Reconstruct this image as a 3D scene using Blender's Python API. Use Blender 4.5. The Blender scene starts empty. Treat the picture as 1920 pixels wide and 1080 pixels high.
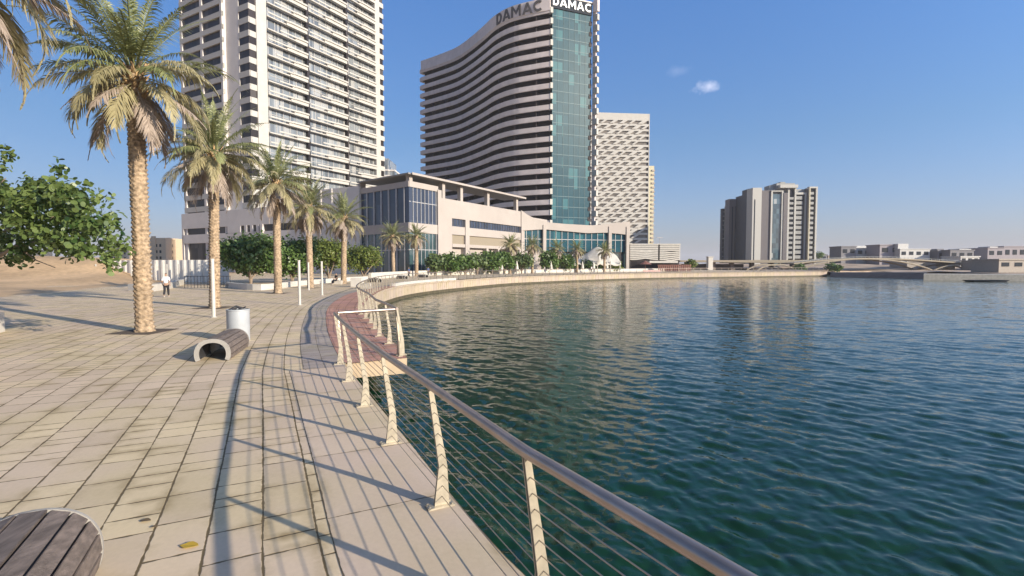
import bpy, bmesh, math, random
import numpy as np
from mathutils import Vector, Matrix
random.seed(7)
rng = np.random.default_rng(7)
PI = math.pi
S = bpy.context.scene
COL = S.collection

# ---------------------------------------------------------------- camera
PITCH = math.atan(45/960)
CAM_H = 2.2
cd = bpy.data.cameras.new('camera'); cam = bpy.data.objects.new('camera', cd); COL.objects.link(cam)
cam.location = (0, 0, CAM_H); cam.rotation_euler = (PI/2-PITCH, 0, 0)
cd.sensor_width = 36; cd.lens = 18.0
cd.clip_start = 0.05; cd.clip_end = 9000
S.camera = cam

# ---------------------------------------------------------------- sky, sun, exposure
SUN_EL = math.radians(18.0)
SX, SY = 0.835, -0.55                       # horizontal direction towards the sun
w = bpy.data.worlds.new('World'); S.world = w; w.use_nodes = True
nt = w.node_tree; nt.nodes.clear()
N = nt.nodes.new; L = nt.links.new
sky = N('ShaderNodeTexSky'); sky.sky_type = 'NISHITA'; sky.sun_disc = False
sky.sun_elevation = SUN_EL; sky.sun_rotation = math.atan2(SX, SY)
sky.air_density = 1.0; sky.dust_density = 1.0; sky.ozone_density = 2.6; sky.altitude = 0
# one small cloud and a fainter wisp, fixed in the sky by direction
tc = N('ShaderNodeTexCoord')
# tuned colour gain on the sky by height above the horizon, slightly darker away from the sun
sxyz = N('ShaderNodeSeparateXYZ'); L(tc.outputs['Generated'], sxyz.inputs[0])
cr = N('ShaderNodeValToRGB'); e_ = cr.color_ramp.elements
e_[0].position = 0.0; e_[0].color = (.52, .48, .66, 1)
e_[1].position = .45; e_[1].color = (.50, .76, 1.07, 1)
q2 = e_.new(.8); q2.color = (.92, .84, .90, 1)  # zenith above the view made brighter and redder, added as fill light
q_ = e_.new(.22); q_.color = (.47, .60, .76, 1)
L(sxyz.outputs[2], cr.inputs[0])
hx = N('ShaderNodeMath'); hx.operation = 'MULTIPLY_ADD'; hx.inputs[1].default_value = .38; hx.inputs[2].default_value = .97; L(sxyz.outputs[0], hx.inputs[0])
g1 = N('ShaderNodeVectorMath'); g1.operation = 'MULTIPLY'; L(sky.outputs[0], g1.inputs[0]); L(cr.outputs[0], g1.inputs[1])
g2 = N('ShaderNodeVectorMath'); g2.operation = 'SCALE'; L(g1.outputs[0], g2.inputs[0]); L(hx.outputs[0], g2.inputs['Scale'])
def cloud(direction, sx, sz, amount, prev, seed):
    d = Vector(direction).normalized()
    mp = N('ShaderNodeMapping'); mp.vector_type = 'POINT'
    mp.inputs['Location'].default_value = (-d.x, -d.y, -d.z)
    L(tc.outputs['Generated'], mp.inputs['Vector'])
    sc = N('ShaderNodeVectorMath'); sc.operation = 'MULTIPLY'; sc.inputs[1].default_value = (1/sx, 1/sx, 1/sz)
    L(mp.outputs[0], sc.inputs[0])
    ln = N('ShaderNodeVectorMath'); ln.operation = 'LENGTH'; L(sc.outputs[0], ln.inputs[0])
    nz = N('ShaderNodeTexNoise'); nz.inputs['Scale'].default_value = 34; nz.inputs['Detail'].default_value = 6; nz.inputs['Roughness'].default_value = .6
    mo = N('ShaderNodeVectorMath'); mo.inputs[1].default_value = (seed, 0, 0)
    L(tc.outputs['Generated'], mo.inputs[0]); L(mo.outputs[0], nz.inputs['Vector'])
    a = N('ShaderNodeMath'); a.operation = 'MULTIPLY_ADD'; a.inputs[1].default_value = 1.9; L(nz.outputs['Fac'], a.inputs[0])
    inv = N('ShaderNodeMath'); inv.operation = 'MULTIPLY'; inv.inputs[1].default_value = -1; L(ln.outputs['Value'], inv.inputs[0]); L(inv.outputs[0], a.inputs[2])
    mr = N('ShaderNodeMapRange'); mr.inputs['From Min'].default_value = .25; mr.inputs['From Max'].default_value = .95; mr.inputs['To Max'].default_value = amount
    L(a.outputs[0], mr.inputs['Value'])
    mx = N('ShaderNodeMix'); mx.data_type = 'RGBA'; mx.inputs['B'].default_value = (7.2, 7.0, 7.8, 1)
    L(mr.outputs[0], mx.inputs['Factor']); L(prev, mx.inputs['A'])
    return mx.outputs['Result']
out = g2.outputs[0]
out = cloud((.331, .893, .303), .036, .016, .42, out, 0.0)
out = cloud((.283, .90, .334), .034, .014, .07, out, 3.0)
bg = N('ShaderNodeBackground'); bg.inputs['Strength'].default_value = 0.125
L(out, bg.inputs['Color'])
wo = N('ShaderNodeOutputWorld'); L(bg.outputs[0], wo.inputs['Surface'])
sd = bpy.data.lights.new('sun', 'SUN'); sd.energy = 4.3; sd.angle = math.radians(.55); sd.color = (1, .88, .70)
so = bpy.data.objects.new('sun', sd); COL.objects.link(so)
so.rotation_euler = Vector((-SX*math.cos(SUN_EL), -SY*math.cos(SUN_EL), -math.sin(SUN_EL))).to_track_quat('-Z', 'Y').to_euler()
S.view_settings.view_transform = 'Standard'; S.view_settings.look = 'None'
S.view_settings.gamma = 1; S.view_settings.exposure = 0.75
S.cycles.max_bounces = 6; S.cycles.diffuse_bounces = 3; S.cycles.glossy_bounces = 3
S.cycles.caustics_reflective = False; S.cycles.caustics_refractive = False
S.cycles.sample_clamp_indirect = 4

# ---------------------------------------------------------------- materials
def _mat(name):
    m = bpy.data.materials.new(name); m.use_nodes = True
    t = m.node_tree; b = t.nodes['Principled BSDF']
    return m, t, b
def mat(name, c, rough=.7, metal=0, var=.12, scale=3, bump=0, bscale=30, spec=.5, stretch=(1, 1, 1), var2=0, scale2=.2):
    """plain painted / stone / metal surface with a noise-varied colour"""
    m, t, b = _mat(name)
    n = t.nodes.new; l = t.links.new
    tcn = n('ShaderNodeTexCoord'); mp = n('ShaderNodeMapping'); mp.inputs['Scale'].default_value = stretch
    l(tcn.outputs['Object'], mp.inputs['Vector'])
    nz = n('ShaderNodeTexNoise'); nz.inputs['Scale'].default_value = scale; nz.inputs['Detail'].default_value = 5
    l(mp.outputs[0], nz.inputs['Vector'])
    r = n('ShaderNodeMapRange'); r.inputs['From Min'].default_value = .3; r.inputs['From Max'].default_value = .7
    r.inputs['To Min'].default_value = 1-var; r.inputs['To Max'].default_value = 1+var; l(nz.outputs['Fac'], r.inputs['Value'])
    fac = r.outputs[0]
    if var2:
        nb = n('ShaderNodeTexNoise'); nb.inputs['Scale'].default_value = scale2; nb.inputs['Detail'].default_value = 3
        l(mp.outputs[0], nb.inputs['Vector'])
        r2 = n('ShaderNodeMapRange'); r2.inputs['From Min'].default_value = .3; r2.inputs['From Max'].default_value = .7
        r2.inputs['To Min'].default_value = 1-var2; r2.inputs['To Max'].default_value = 1+var2; l(nb.outputs['Fac'], r2.inputs['Value'])
        mm = n('ShaderNodeMath'); mm.operation = 'MULTIPLY'; l(fac, mm.inputs[0]); l(r2.outputs[0], mm.inputs[1]); fac = mm.outputs[0]
    v = n('ShaderNodeVectorMath'); v.operation = 'SCALE'; v.inputs[0].default_value = c; l(fac, v.inputs['Scale'])
    l(v.outputs[0], b.inputs['Base Color'])
    b.inputs['Roughness'].default_value = rough; b.inputs['Metallic'].default_value = metal
    b.inputs['Specular IOR Level'].default_value = spec
    if bump:
        nb = n('ShaderNodeTexNoise'); nb.inputs['Scale'].default_value = bscale; nb.inputs['Detail'].default_value = 4
        l(mp.outputs[0], nb.inputs['Vector'])
        bp = n('ShaderNodeBump'); bp.inputs['Strength'].default_value = bump; bp.inputs['Distance'].default_value = .02
        l(nb.outputs['Fac'], bp.inputs['Height']); l(bp.outputs[0], b.inputs['Normal'])
    return m
def leaf_mat(name, c1, c2, trans=.35, rough=.5):
    m, t, b = _mat(name)
    n = t.nodes.new; l = t.links.new
    g = n('ShaderNodeNewGeometry')
    mx = n('ShaderNodeMix'); mx.data_type = 'RGBA'; mx.inputs['A'].default_value = (*c1, 1); mx.inputs['B'].default_value = (*c2, 1)
    nz = n('ShaderNodeTexNoise'); nz.inputs['Scale'].default_value = .9; tcn = n('ShaderNodeTexCoord'); l(tcn.outputs['Object'], nz.inputs['Vector'])
    ad = n('ShaderNodeMath'); ad.operation = 'MULTIPLY_ADD'; ad.inputs[1].default_value = .6; l(g.outputs['Random Per Island'], ad.inputs[0])
    sb = n('ShaderNodeMath'); sb.operation = 'MULTIPLY_ADD'; sb.inputs[1].default_value = 1.5; sb.inputs[2].default_value = -.55; l(nz.outputs['Fac'], sb.inputs[0])
    l(sb.outputs[0], ad.inputs[2]); ad.use_clamp = True
    l(ad.outputs[0], mx.inputs['Factor'])
    l(mx.outputs['Result'], b.inputs['Base Color']); b.inputs['Roughness'].default_value = rough
    tr = n('ShaderNodeBsdfTranslucent'); l(mx.outputs['Result'], tr.inputs['Color'])
    ms = n('ShaderNodeMixShader'); ms.inputs[0].default_value = trans
    l(b.outputs[0], ms.inputs[1]); l(tr.outputs[0], ms.inputs[2]); l(ms.outputs[0], t.nodes['Material Output'].inputs['Surface'])
    return m
def glass_mat(name, c, rough=.08, scale=.35, var=.5, spec=.8, cell=(2.0, 2.0, 3.3), lite=None):
    """dark facade glass: each pane / curtain a little different"""
    m, t, b = _mat(name)
    n = t.nodes.new; l = t.links.new
    tcn = n('ShaderNodeTexCoord')
    v = n('ShaderNodeVectorMath'); v.operation = 'DIVIDE'; v.inputs[1].default_value = cell; l(tcn.outputs['Object'], v.inputs[0])
    f = n('ShaderNodeVectorMath'); f.operation = 'FLOOR'; l(v.outputs[0], f.inputs[0])
    wn = n('ShaderNodeTexWhiteNoise'); l(f.outputs[0], wn.inputs['Vector'])
    r = n('ShaderNodeMapRange'); r.inputs['To Min'].default_value = 1-var; r.inputs['To Max'].default_value = 1+var; l(wn.outputs['Value'], r.inputs['Value'])
    s = n('ShaderNodeVectorMath'); s.operation = 'SCALE'; s.inputs[0].default_value = c; l(r.outputs[0], s.inputs['Scale'])
    col = s.outputs[0]
    if lite:
        gt = n('ShaderNodeMath'); gt.operation = 'GREATER_THAN'; gt.inputs[1].default_value = lite[1]; l(wn.outputs['Value'], gt.inputs[0])
        mx = n('ShaderNodeMix'); mx.data_type = 'RGBA'; mx.inputs['B'].default_value = (*lite[0], 1); l(gt.outputs[0], mx.inputs['Factor']); l(col, mx.inputs['A']); col = mx.outputs['Result']
    l(col, b.inputs['Base Color'])
    b.inputs['Roughness'].default_value = rough; b.inputs['Specular IOR Level'].default_value = spec
    b.inputs['IOR'].default_value = 1.6
    nz = n('ShaderNodeTexNoise'); nz.inputs['Scale'].default_value = scale; l(tcn.outputs['Object'], nz.inputs['Vector'])
    bp = n('ShaderNodeBump'); bp.inputs['Strength'].default_value = .12; bp.inputs['Distance'].default_value = .3
    l(nz.outputs['Fac'], bp.inputs['Height']); l(bp.outputs[0], b.inputs['Normal'])
    return m
def paving_mat(name, c, rowh, lens, joint=.012, stain=.5, var=.1, bumpd=.004, tint=(.78, .72, .55)):
    """slabs laid in courses along the quay: UV.x runs along the edge, UV.y away from it (metres)"""
    m, t, b = _mat(name)
    n = t.nodes.new; l = t.links.new
    def M(op, a, bb=None, cc=None, clamp=False):
        q = n('ShaderNodeMath'); q.operation = op; q.use_clamp = clamp
        for i, x in enumerate((a, bb, cc)):
            if x is None: continue
            if isinstance(x, (int, float)): q.inputs[i].default_value = x
            else: l(x, q.inputs[i])
        return q.outputs[0]
    uv = n('ShaderNodeUVMap'); uv.uv_map = 'UVMap'
    # small wobble so courses are not ruler straight
    wz = n('ShaderNodeTexNoise'); wz.inputs['Scale'].default_value = .8; l(uv.outputs[0], wz.inputs['Vector'])
    sp = n('ShaderNodeSeparateXYZ'); l(uv.outputs[0], sp.inputs[0])
    wob = M('MULTIPLY_ADD', wz.outputs['Fac'], .05, -.025)
    U = M('ADD', sp.outputs[0], wob); V = M('ADD', sp.outputs[1], M('MULTIPLY', wob, .5))
    row = M('FLOOR', M('DIVIDE', V, rowh)); fv = M('FRACT', M('DIVIDE', V, rowh))
    w1 = n('ShaderNodeTexWhiteNoise'); w1.noise_dimensions = '1D'; l(row, w1.inputs['W'])
    # two interleaved lengths per course
    Ln = M('MULTIPLY_ADD', w1.outputs['Value'], lens*.35, lens*.85)
    us = M('DIVIDE', M('ADD', U, M('MULTIPLY', w1.outputs['Value'], 7.3)), Ln)
    colm = M('FLOOR', us); fu = M('FRACT', us)
    cx = n('ShaderNodeCombineXYZ'); l(row, cx.inputs[0]); l(colm, cx.inputs[1])
    w2 = n('ShaderNodeTexWhiteNoise'); w2.noise_dimensions = '2D'; l(cx.outputs[0], w2.inputs['Vector'])
    # some slabs are cut in two
    cut = M('GREATER_THAN', w2.outputs['Value'], .62)
    cutp = M('MULTIPLY_ADD', w2.outputs['Value'], .5, .05)
    du0 = M('MULTIPLY', M('MINIMUM', fu, M('SUBTRACT', 1.0, fu)), Ln)
    duc = M('MULTIPLY', M('ABSOLUTE', M('SUBTRACT', fu, cutp)), Ln)
    duc2 = M('ADD', duc, M('MULTIPLY', M('SUBTRACT', 1.0, cut), 10))
    du = M('MINIMUM', du0, duc2)
    dv = M('MULTIPLY', M('MINIMUM', fv, M('SUBTRACT', 1.0, fv)), rowh)
    d = M('MINIMUM', du, dv)
    jn = n('ShaderNodeTexNoise'); jn.inputs['Scale'].default_value = 9; jn.inputs['Detail'].default_value = 4; l(uv.outputs[0], jn.inputs['Vector'])
    jw = M('MULTIPLY_ADD', jn.outputs['Fac'], joint*1.6, joint*-.3)
    mr = n('ShaderNodeMapRange'); mr.interpolation_type = 'SMOOTHSTEP'; l(d, mr.inputs['Value'])
    l(M('MULTIPLY', jw, .35), mr.inputs['From Min']); l(jw, mr.inputs['From Max'])
    jm = mr.outputs[0]                                         # 0 in joint, 1 on slab
    # stains creeping out of joints, in patches
    bn = n('ShaderNodeTexNoise'); bn.inputs['Scale'].default_value = 1.1; bn.inputs['Detail'].default_value = 6; bn.inputs['Roughness'].default_value = .65; l(uv.outputs[0], bn.inputs['Vector'])
    pr = n('ShaderNodeMapRange'); pr.inputs['From Min'].default_value = .47; pr.inputs['From Max'].default_value = .68; l(bn.outputs['Fac'], pr.inputs['Value'])
    nr = n('ShaderNodeMapRange'); nr.inputs['From Min'].default_value = 0; nr.inputs['From Max'].default_value = .13; nr.inputs['To Min'].default_value = 1; nr.inputs['To Max'].default_value = 0
    nr.interpolation_type = 'SMOOTHSTEP'; l(d, nr.inputs['Value'])
    st = M('MULTIPLY', M('MULTIPLY', pr.outputs[0], M('MULTIPLY_ADD', nr.outputs[0], .85, .15)), stain, clamp=True)
    fn = n('ShaderNodeTexNoise'); fn.inputs['Scale'].default_value = 22; fn.inputs['Detail'].default_value = 5; l(uv.outputs[0], fn.inputs['Vector'])
    gn = n('ShaderNodeTexNoise'); gn.inputs['Scale'].default_value = .25; gn.inputs['Detail'].default_value = 3; l(uv.outputs[0], gn.inputs['Vector'])
    tone = M('ADD', M('MULTIPLY_ADD', w2.outputs['Value'], var*1.4, 1-var*.7), M('MULTIPLY_ADD', fn.outputs['Fac'], .16, -.08))
    tone = M('MULTIPLY', tone, M('MULTIPLY_ADD', gn.outputs['Fac'], .3, .85))
    s = n('ShaderNodeVectorMath'); s.operation = 'SCALE'; s.inputs[0].default_value = c; l(tone, s.inputs['Scale'])
    hn = n('ShaderNodeTexNoise'); hn.inputs['Scale'].default_value = .55; hn.inputs['Detail'].default_value = 3; l(uv.outputs[0], hn.inputs['Vector'])
    hr_ = n('ShaderNodeMapRange'); hr_.inputs['From Min'].default_value = .4; hr_.inputs['From Max'].default_value = .62; l(M('ADD', hn.outputs['Fac'], M('MULTIPLY_ADD', w2.outputs['Value'], .16, -.08)), hr_.inputs['Value'])
    hm = n('ShaderNodeMix'); hm.data_type = 'RGBA'; hm.inputs['A'].default_value = (c[0]*1.0, c[1]*.965, c[2]*1.04, 1); hm.inputs['B'].default_value = (c[0], c[1]*.985, c[2]*.93, 1); l(hr_.outputs[0], hm.inputs['Factor']); l(hm.outputs['Result'], s.inputs[0])
    m1 = n('ShaderNodeMix'); m1.data_type = 'RGBA'; m1.inputs['B'].default_value = (c[0]*tint[0]*.55, c[1]*tint[1]*.55, c[2]*tint[2]*.5, 1); l(st, m1.inputs['Factor']); l(s.outputs[0], m1.inputs['A'])
    m2 = n('ShaderNodeMix'); m2.data_type = 'RGBA'; m2.inputs['A'].default_value = (c[0]*.22, c[1]*.2, c[2]*.16, 1); l(jm, m2.inputs['Factor']); l(m1.outputs['Result'], m2.inputs['B'])
    l(m2.outputs['Result'], b.inputs['Base Color']); b.inputs['Roughness'].default_value = .85
    b.inputs['Specular IOR Level'].default_value = .25
    hb = M('ADD', jm, M('MULTIPLY', fn.outputs['Fac'], .25))
    bp = n('ShaderNodeBump'); bp.inputs['Strength'].default_value = .6; bp.inputs['Distance'].default_value = bumpd; l(hb, bp.inputs['Height']); l(bp.outputs[0], b.inputs['Normal'])
    return m

MT = {}
MT['paving'] = paving_mat('plaza_paving', (.66, .54, .365), .405, .56, joint=.026, stain=.9, var=.14, tint=(.9, .82, .7))
MT['edge_slab'] = paving_mat('quay_slabs', (.64, .525, .375), 1.12, 1.45, joint=.02, stain=.6, var=.05)
MT['band'] = paving_mat('grey_band_tiles', (.42, .37, .31), .42, .42, joint=.014, stain=.7, var=.16)
MT['brick'] = paving_mat('red_brick_paving', (.53, .30, .225), .34, .62, joint=.016, stain=.7, var=.2, tint=(.9, .8, .8))
MT['quay'] = paving_mat('quay_wall_stone', (.45, .375, .285), 3.2, 1.3, joint=.05, stain=1.0, var=.12)
MT['concrete'] = mat('concrete', (.48, .44, .38), .85, var=.15, scale=2, bump=.3, bscale=25)
MT['white_plaster'] = mat('white_plaster', (.55, .52, .47), .7, var=.08, scale=1.5, bump=.1)
MT['steel'] = mat('brushed_steel', (.58, .53, .48), .32, .85, var=.12, scale=6)
MT['rail_steel'] = mat('handrail_steel', (.50, .405, .345), .34, .8, var=.15, scale=5, stretch=(1, 1, 1))
MT['post_steel'] = mat('post_steel', (.49, .435, .335), .42, .45, var=.18, scale=9)
MT['cable'] = mat('cable_steel', (.42, .38, .34), .35, .8)
MT['wood'] = mat('weathered_wood', (.17, .135, .115), .7, var=.3, scale=5, stretch=(6, 1.2, 6), bump=.5, bscale=30, var2=.2, scale2=1.5)
MT['bench_concrete'] = mat('bench_concrete', (.33, .31, .28), .8, var=.1, scale=8, bump=.2)
MT['bin_metal'] = mat('grey_bin_metal', (.42, .44, .46), .6, .1, var=.08)
MT['dark'] = mat('dark_metal', (.04, .04, .045), .5)
MT['pole'] = mat('white_pole', (.50, .48, .44), .5, var=.06)
MT['sand'] = mat('sand', (.50, .34, .19), .95, var=.15, scale=2, var2=.3, scale2=.12, bump=.8, bscale=4)
MT['soil'] = mat('soil', (.10, .075, .055), .95, var=.3, scale=10)
MT['hoarding'] = mat('hoarding', (.72, .69, .63), .6, var=.06)
# ---------------------------------------------------------------- mesh helpers
def tag(o, label=None, cat=None, group=None, kind=None):
    if label: o['label'] = label
    if cat: o['category'] = cat
    if group: o['group'] = group
    if kind: o['kind'] = kind
    return o
def empty(name, loc, label, cat, group=None):
    o = bpy.data.objects.new(name, None); COL.objects.link(o); o.location = loc
    o.empty_display_size = .3
    return tag(o, label, cat, group)
class MB:
    def __init__(s): s.v = []; s.f = []; s.uv = []; s.hasuv = False
    def add(s, vs, fs, uvs=None):
        k = len(s.v); s.v += [tuple(p) for p in vs]; s.f += [tuple(i+k for i in f) for f in fs]
        if uvs: s.hasuv = True; s.uv += list(uvs)
        else: s.uv += [(0, 0)]*len(vs)
        return s
    def hexa(s, p):      # 8 points: bottom 4 ccw, top 4 ccw
        return s.add(p, [(3, 2, 1, 0), (4, 5, 6, 7), (0, 1, 5, 4), (1, 2, 6, 5), (2, 3, 7, 6), (3, 0, 4, 7)])
    def box(s, x0, x1, y0, y1, z0, z1):
        return s.hexa([(x0, y0, z0), (x1, y0, z0), (x1, y1, z0), (x0, y1, z0), (x0, y0, z1), (x1, y0, z1), (x1, y1, z1), (x0, y1, z1)])
    def prism(s, poly, z0, z1):   # xy polygon ccw
        n = len(poly)
        return s.add([(x, y, z0) for x, y in poly]+[(x, y, z1) for x, y in poly],
                     [tuple(range(n-1, -1, -1)), tuple(range(n, 2*n))]+[(i, (i+1) % n, n+(i+1) % n, n+i) for i in range(n)])
    def plate(s, O, A, B, poly, th):   # polygon (a,b) in plane O + a*A + b*B, thickness th along AxB, centred
        A = Vector(A); B = Vector(B); O = Vector(O); C = A.cross(B).normalized()*(th/2)
        n = len(poly)
        q = [O+A*a+B*b-C for a, b in poly]+[O+A*a+B*b+C for a, b in poly]
        return s.add(q, [tuple(range(n-1, -1, -1)), tuple(range(n, 2*n))]+[(i, (i+1) % n, n+(i+1) % n, n+i) for i in range(n)])
    def tube(s, pts, r, n=8, cap=True, taper=None):
        pts = [Vector(p) for p in pts]; k = len(pts); vs = []; up = None
        for i, p in enumerate(pts):
            t = (pts[min(i+1, k-1)]-pts[max(i-1, 0)]).normalized()
            if up is None:
                up = Vector((0, 0, 1)) if abs(t.z) < .9 else Vector((1, 0, 0))
            a = t.cross(up).normalized(); b2 = a.cross(t).normalized(); up = b2
            rr = r if taper is None else r*taper[i]
            for j in range(n):
                an = 2*PI*j/n; vs.append(p+a*math.cos(an)*rr+b2*math.sin(an)*rr)
        fs = [(i*n+j, i*n+(j+1) % n, (i+1)*n+(j+1) % n, (i+1)*n+j) for i in range(k-1) for j in range(n)]
        if cap: fs += [tuple(range(n-1, -1, -1)), tuple((k-1)*n+j for j in range(n))]
        return s.add(vs, fs)
    def lathe(s, c, prof, n=24):     # prof: (r,z)
        vs = []
        for r, z in prof:
            for j in range(n):
                a = 2*PI*j/n; vs.append((c[0]+r*math.cos(a), c[1]+r*math.sin(a), c[2]+z))
        k = len(prof)
        fs = [(i*n+j, i*n+(j+1) % n, (i+1)*n+(j+1) % n, (i+1)*n+j) for i in range(k-1) for j in range(n)]
        fs += [tuple(range(n-1, -1, -1)), tuple((k-1)*n+j for j in range(n))]
        return s.add(vs, fs)
    def sweep(s, path, prof, uvm=False):   # path [(x,y)], prof [(n,z)] open; normal = right of path
        path = [Vector((p[0], p[1])) for p in path]; k = len(path); m = len(prof); vs = []; uvs = []; u = 0
        for i, p in enumerate(path):
            if i: u += (p-path[i-1]).length
            t = (path[min(i+1, k-1)]-path[max(i-1, 0)]).normalized(); nn = Vector((t.y, -t.x))
            for a, z in prof: vs.append((p.x+nn.x*a, p.y+nn.y*a, z)); uvs.append((u, z))
        fs = [(i*m+j, (i+1)*m+j, (i+1)*m+j+1, i*m+j+1) for i in range(k-1) for j in range(m-1)]
        return s.add(vs, fs, uvs if uvm else None)
    def sweepclosed(s, path, prof):        # closed profile, capped
        path = [Vector((p[0], p[1])) for p in path]; k = len(path); m = len(prof); vs = []
        for i, p in enumerate(path):
            t = (path[min(i+1, k-1)]-path[max(i-1, 0)]).normalized(); nn = Vector((t.y, -t.x))
            for a, z in prof: vs.append((p.x+nn.x*a, p.y+nn.y*a, z))
        fs = [(i*m+j, i*m+(j+1) % m, (i+1)*m+(j+1) % m, (i+1)*m+j) for i in range(k-1) for j in range(m)]
        fs += [tuple(range(m)), tuple((k-1)*m+j for j in range(m-1, -1, -1))]
        return s.add(vs, fs)
    def wall(s, O, D, s0, s1, n0, n1, z0, z1):
        """box in a wall frame: s along D, n outwards (right of D), z up"""
        Nn = (D[1], -D[0])
        P = lambda a, b: (O[0]+D[0]*a+Nn[0]*b, O[1]+D[1]*a+Nn[1]*b)
        a, b, c, d = P(s0, n1), P(s1, n1), P(s1, n0), P(s0, n0)
        return s.hexa([(*a, z0), (*b, z0), (*c, z0), (*d, z0), (*a, z1), (*b, z1), (*c, z1), (*d, z1)])
    def build(s, name, m, parent=None, smooth=False, bevel=0):
        off = Vector(parent.matrix_basis.translation) if parent else Vector()
        if parent:
            pp = parent.parent
            while pp: off += Vector(pp.matrix_basis.translation); pp = pp.parent
        me = bpy.data.meshes.new(name)
        me.from_pydata([(x-off.x, y-off.y, z-off.z) for x, y, z in s.v], [], s.f)
        if s.hasuv:
            ul = me.uv_layers.new(name='UVMap'); uva = np.array(s.uv, dtype=np.float32)
            li = np.zeros(len(me.loops), dtype=np.int32); me.loops.foreach_get('vertex_index', li)
            ul.data.foreach_set('uv', uva[li].ravel())
        bm = bmesh.new(); bm.from_mesh(me); bmesh.ops.recalc_face_normals(bm, faces=bm.faces)
        if bevel:
            bmesh.ops.bevel(bm, geom=[e for e in bm.edges if len(e.link_faces) == 2 and e.calc_face_angle(0) > .6], offset=bevel, segments=2, affect='EDGES')
        bm.to_mesh(me); bm.free()
        if smooth:
            me.polygons.foreach_set('use_smooth', [True]*len(me.polygons))
            try: me.set_sharp_from_angle(angle=.7)
            except Exception: pass
        me.materials.append(m)
        o = bpy.data.objects.new(name, me); COL.objects.link(o)
        if parent: o.parent = parent
        return o
def np_obj(name, V, F, m, parent=None, smooth=False, nv=4):
    """fast mesh: V (n,3), F (m,nv)"""
    me = bpy.data.meshes.new(name); V = np.asarray(V, dtype=np.float32); F = np.asarray(F, dtype=np.int32)
    me.vertices.add(len(V)); me.vertices.foreach_set('co', V.ravel())
    me.loops.add(F.size); me.loops.foreach_set('vertex_index', F.ravel())
    me.polygons.add(len(F)); me.polygons.foreach_set('loop_start', np.arange(0, F.size, F.shape[1], dtype=np.int32))
    me.polygons.foreach_set('loop_total', np.full(len(F), F.shape[1], dtype=np.int32))
    if smooth: me.polygons.foreach_set('use_smooth', np.ones(len(F), dtype=bool))
    me.update(calc_edges=True); me.validate()
    me.materials.append(m)
    o = bpy.data.objects.new(name, me); COL.objects.link(o)
    if parent: o.parent = parent
    return o
def copy_tree(o, parent=None):
    c = o.copy(); COL.objects.link(c)
    if parent: c.parent = parent
    for ch in list(o.children): copy_tree(ch, c)
    return c
def px(x, d): return (x-960)/960*d
def gp(x, y, z=0.0):
    cp, sp = math.cos(PITCH), math.sin(PITCH)
    dy = 960*cp+(540-y)*sp; dz = -960*sp+(540-y)*cp; t = (z-CAM_H)/dz
    return ((x-960)*t, dy*t)
def zz(y, d):
    k = (540-y)/960; cp, sp = math.cos(PITCH), math.sin(PITCH)
    return CAM_H+d*(k*cp-sp)/(cp+k*sp)
def resample(pts, step):
    P = [Vector((p[0], p[1])) for p in pts]
    # Catmull-Rom then even spacing
    D = []
    for i in range(len(P)-1):
        p0 = P[max(i-1, 0)] if i else P[0]*2-P[1]; p1 = P[i]; p2 = P[i+1]; p3 = P[i+2] if i+2 < len(P) else P[-1]*2-P[-2]
        L0 = (p2-p1).length; m1 = (p2-p0)*L0/max((p2-p0).length, 1e-6); m2 = (p3-p1)*L0/max((p3-p1).length, 1e-6)
        for k in range(24):
            t = k/24
            D.append((2*t**3-3*t*t+1)*p1+(t**3-2*t*t+t)*m1+(-2*t**3+3*t*t)*p2+(t**3-t*t)*m2)
    D.append(P[-1])
    out = [D[0]]; acc = 0
    for a, b in zip(D, D[1:]):
        seg = (b-a).length
        while acc+seg >= step:
            a = a+(b-a)*((step-acc)/seg); out.append(a); seg = (b-a).length; acc = 0
        acc += seg
    if acc > step*.3: out.append(D[-1])
    return [(p.x, p.y) for p in out]

# ---------------------------------------------------------------- the ground, quay and water
WZ = -1.45
DIRN = Vector((-.4386, .8987))
RX = lambda y: -.654-.488*(y-4.55)
near_edge = [(13, -12), (7.6, -6.2), (4.0, -2.1), (2.38, 0), (1.28, 1.55), (.44, 2.95)]+[(RX(y)+.2, y) for y in (4, 6, 8, 10, 11.2)]
P_pts = near_edge+[(-5.45, 15.3), (-7.3, 20.1), (-9.0, 25), (-10.5, 30.5), (-12.0, 38), (-12.6, 46.7), (-11.9, 58), (-8.6, 70.3), (1.2, 92.8), (29.4, 121.8), (57.2, 136), (75, 144.6), (93.2, 152.8)]
P = resample(P_pts, .5)
Q_pts = [(-2.46, 11.9), (-3.2, 14), (-3.85, 15.4), (-4.5, 17.3), (-5.1, 18.9), (-6.0, 21.2), (-7.7, 26.4), (-9.8, 36), (-11.3, 46.7), (-10.9, 58), (-7.7, 70), (2, 92), (30, 121), (57.6, 135), (75.4, 143.6), (93.6, 152)]
Q = resample(Q_pts, .6)
def strip(path, v0, v1, nv=1, z=0, u0=0):
    mb = MB(); k = len(path); vs = []; uvs = []; u = u0; m = nv+1
    Pp = [Vector(p) for p in path]
    # smoothed normals keep wide sweeps free of folds
    for i, p in enumerate(Pp):
        if i: u += (p-Pp[i-1]).length
        a = Pp[max(i-6, 0)]; b = Pp[min(i+6, k-1)]; t = (b-a).normalized(); nn = Vector((-t.y, t.x))
        for j in range(m):
            v = v0+(v1-v0)*j/nv; vs.append((p.x+nn.x*v, p.y+nn.y*v, z)); uvs.append((u, v))
    fs = [(i*m+j, (i+1)*m+j, (i+1)*m+j+1, i*m+j+1) for i in range(k-1) for j in range(m-1)]
    return mb.add(vs, fs, uvs)
def st(o): return tag(o, kind='structure')
st(strip(P, 0, 70, 10, 0).build('plaza_paving', MT['paving']))
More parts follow.
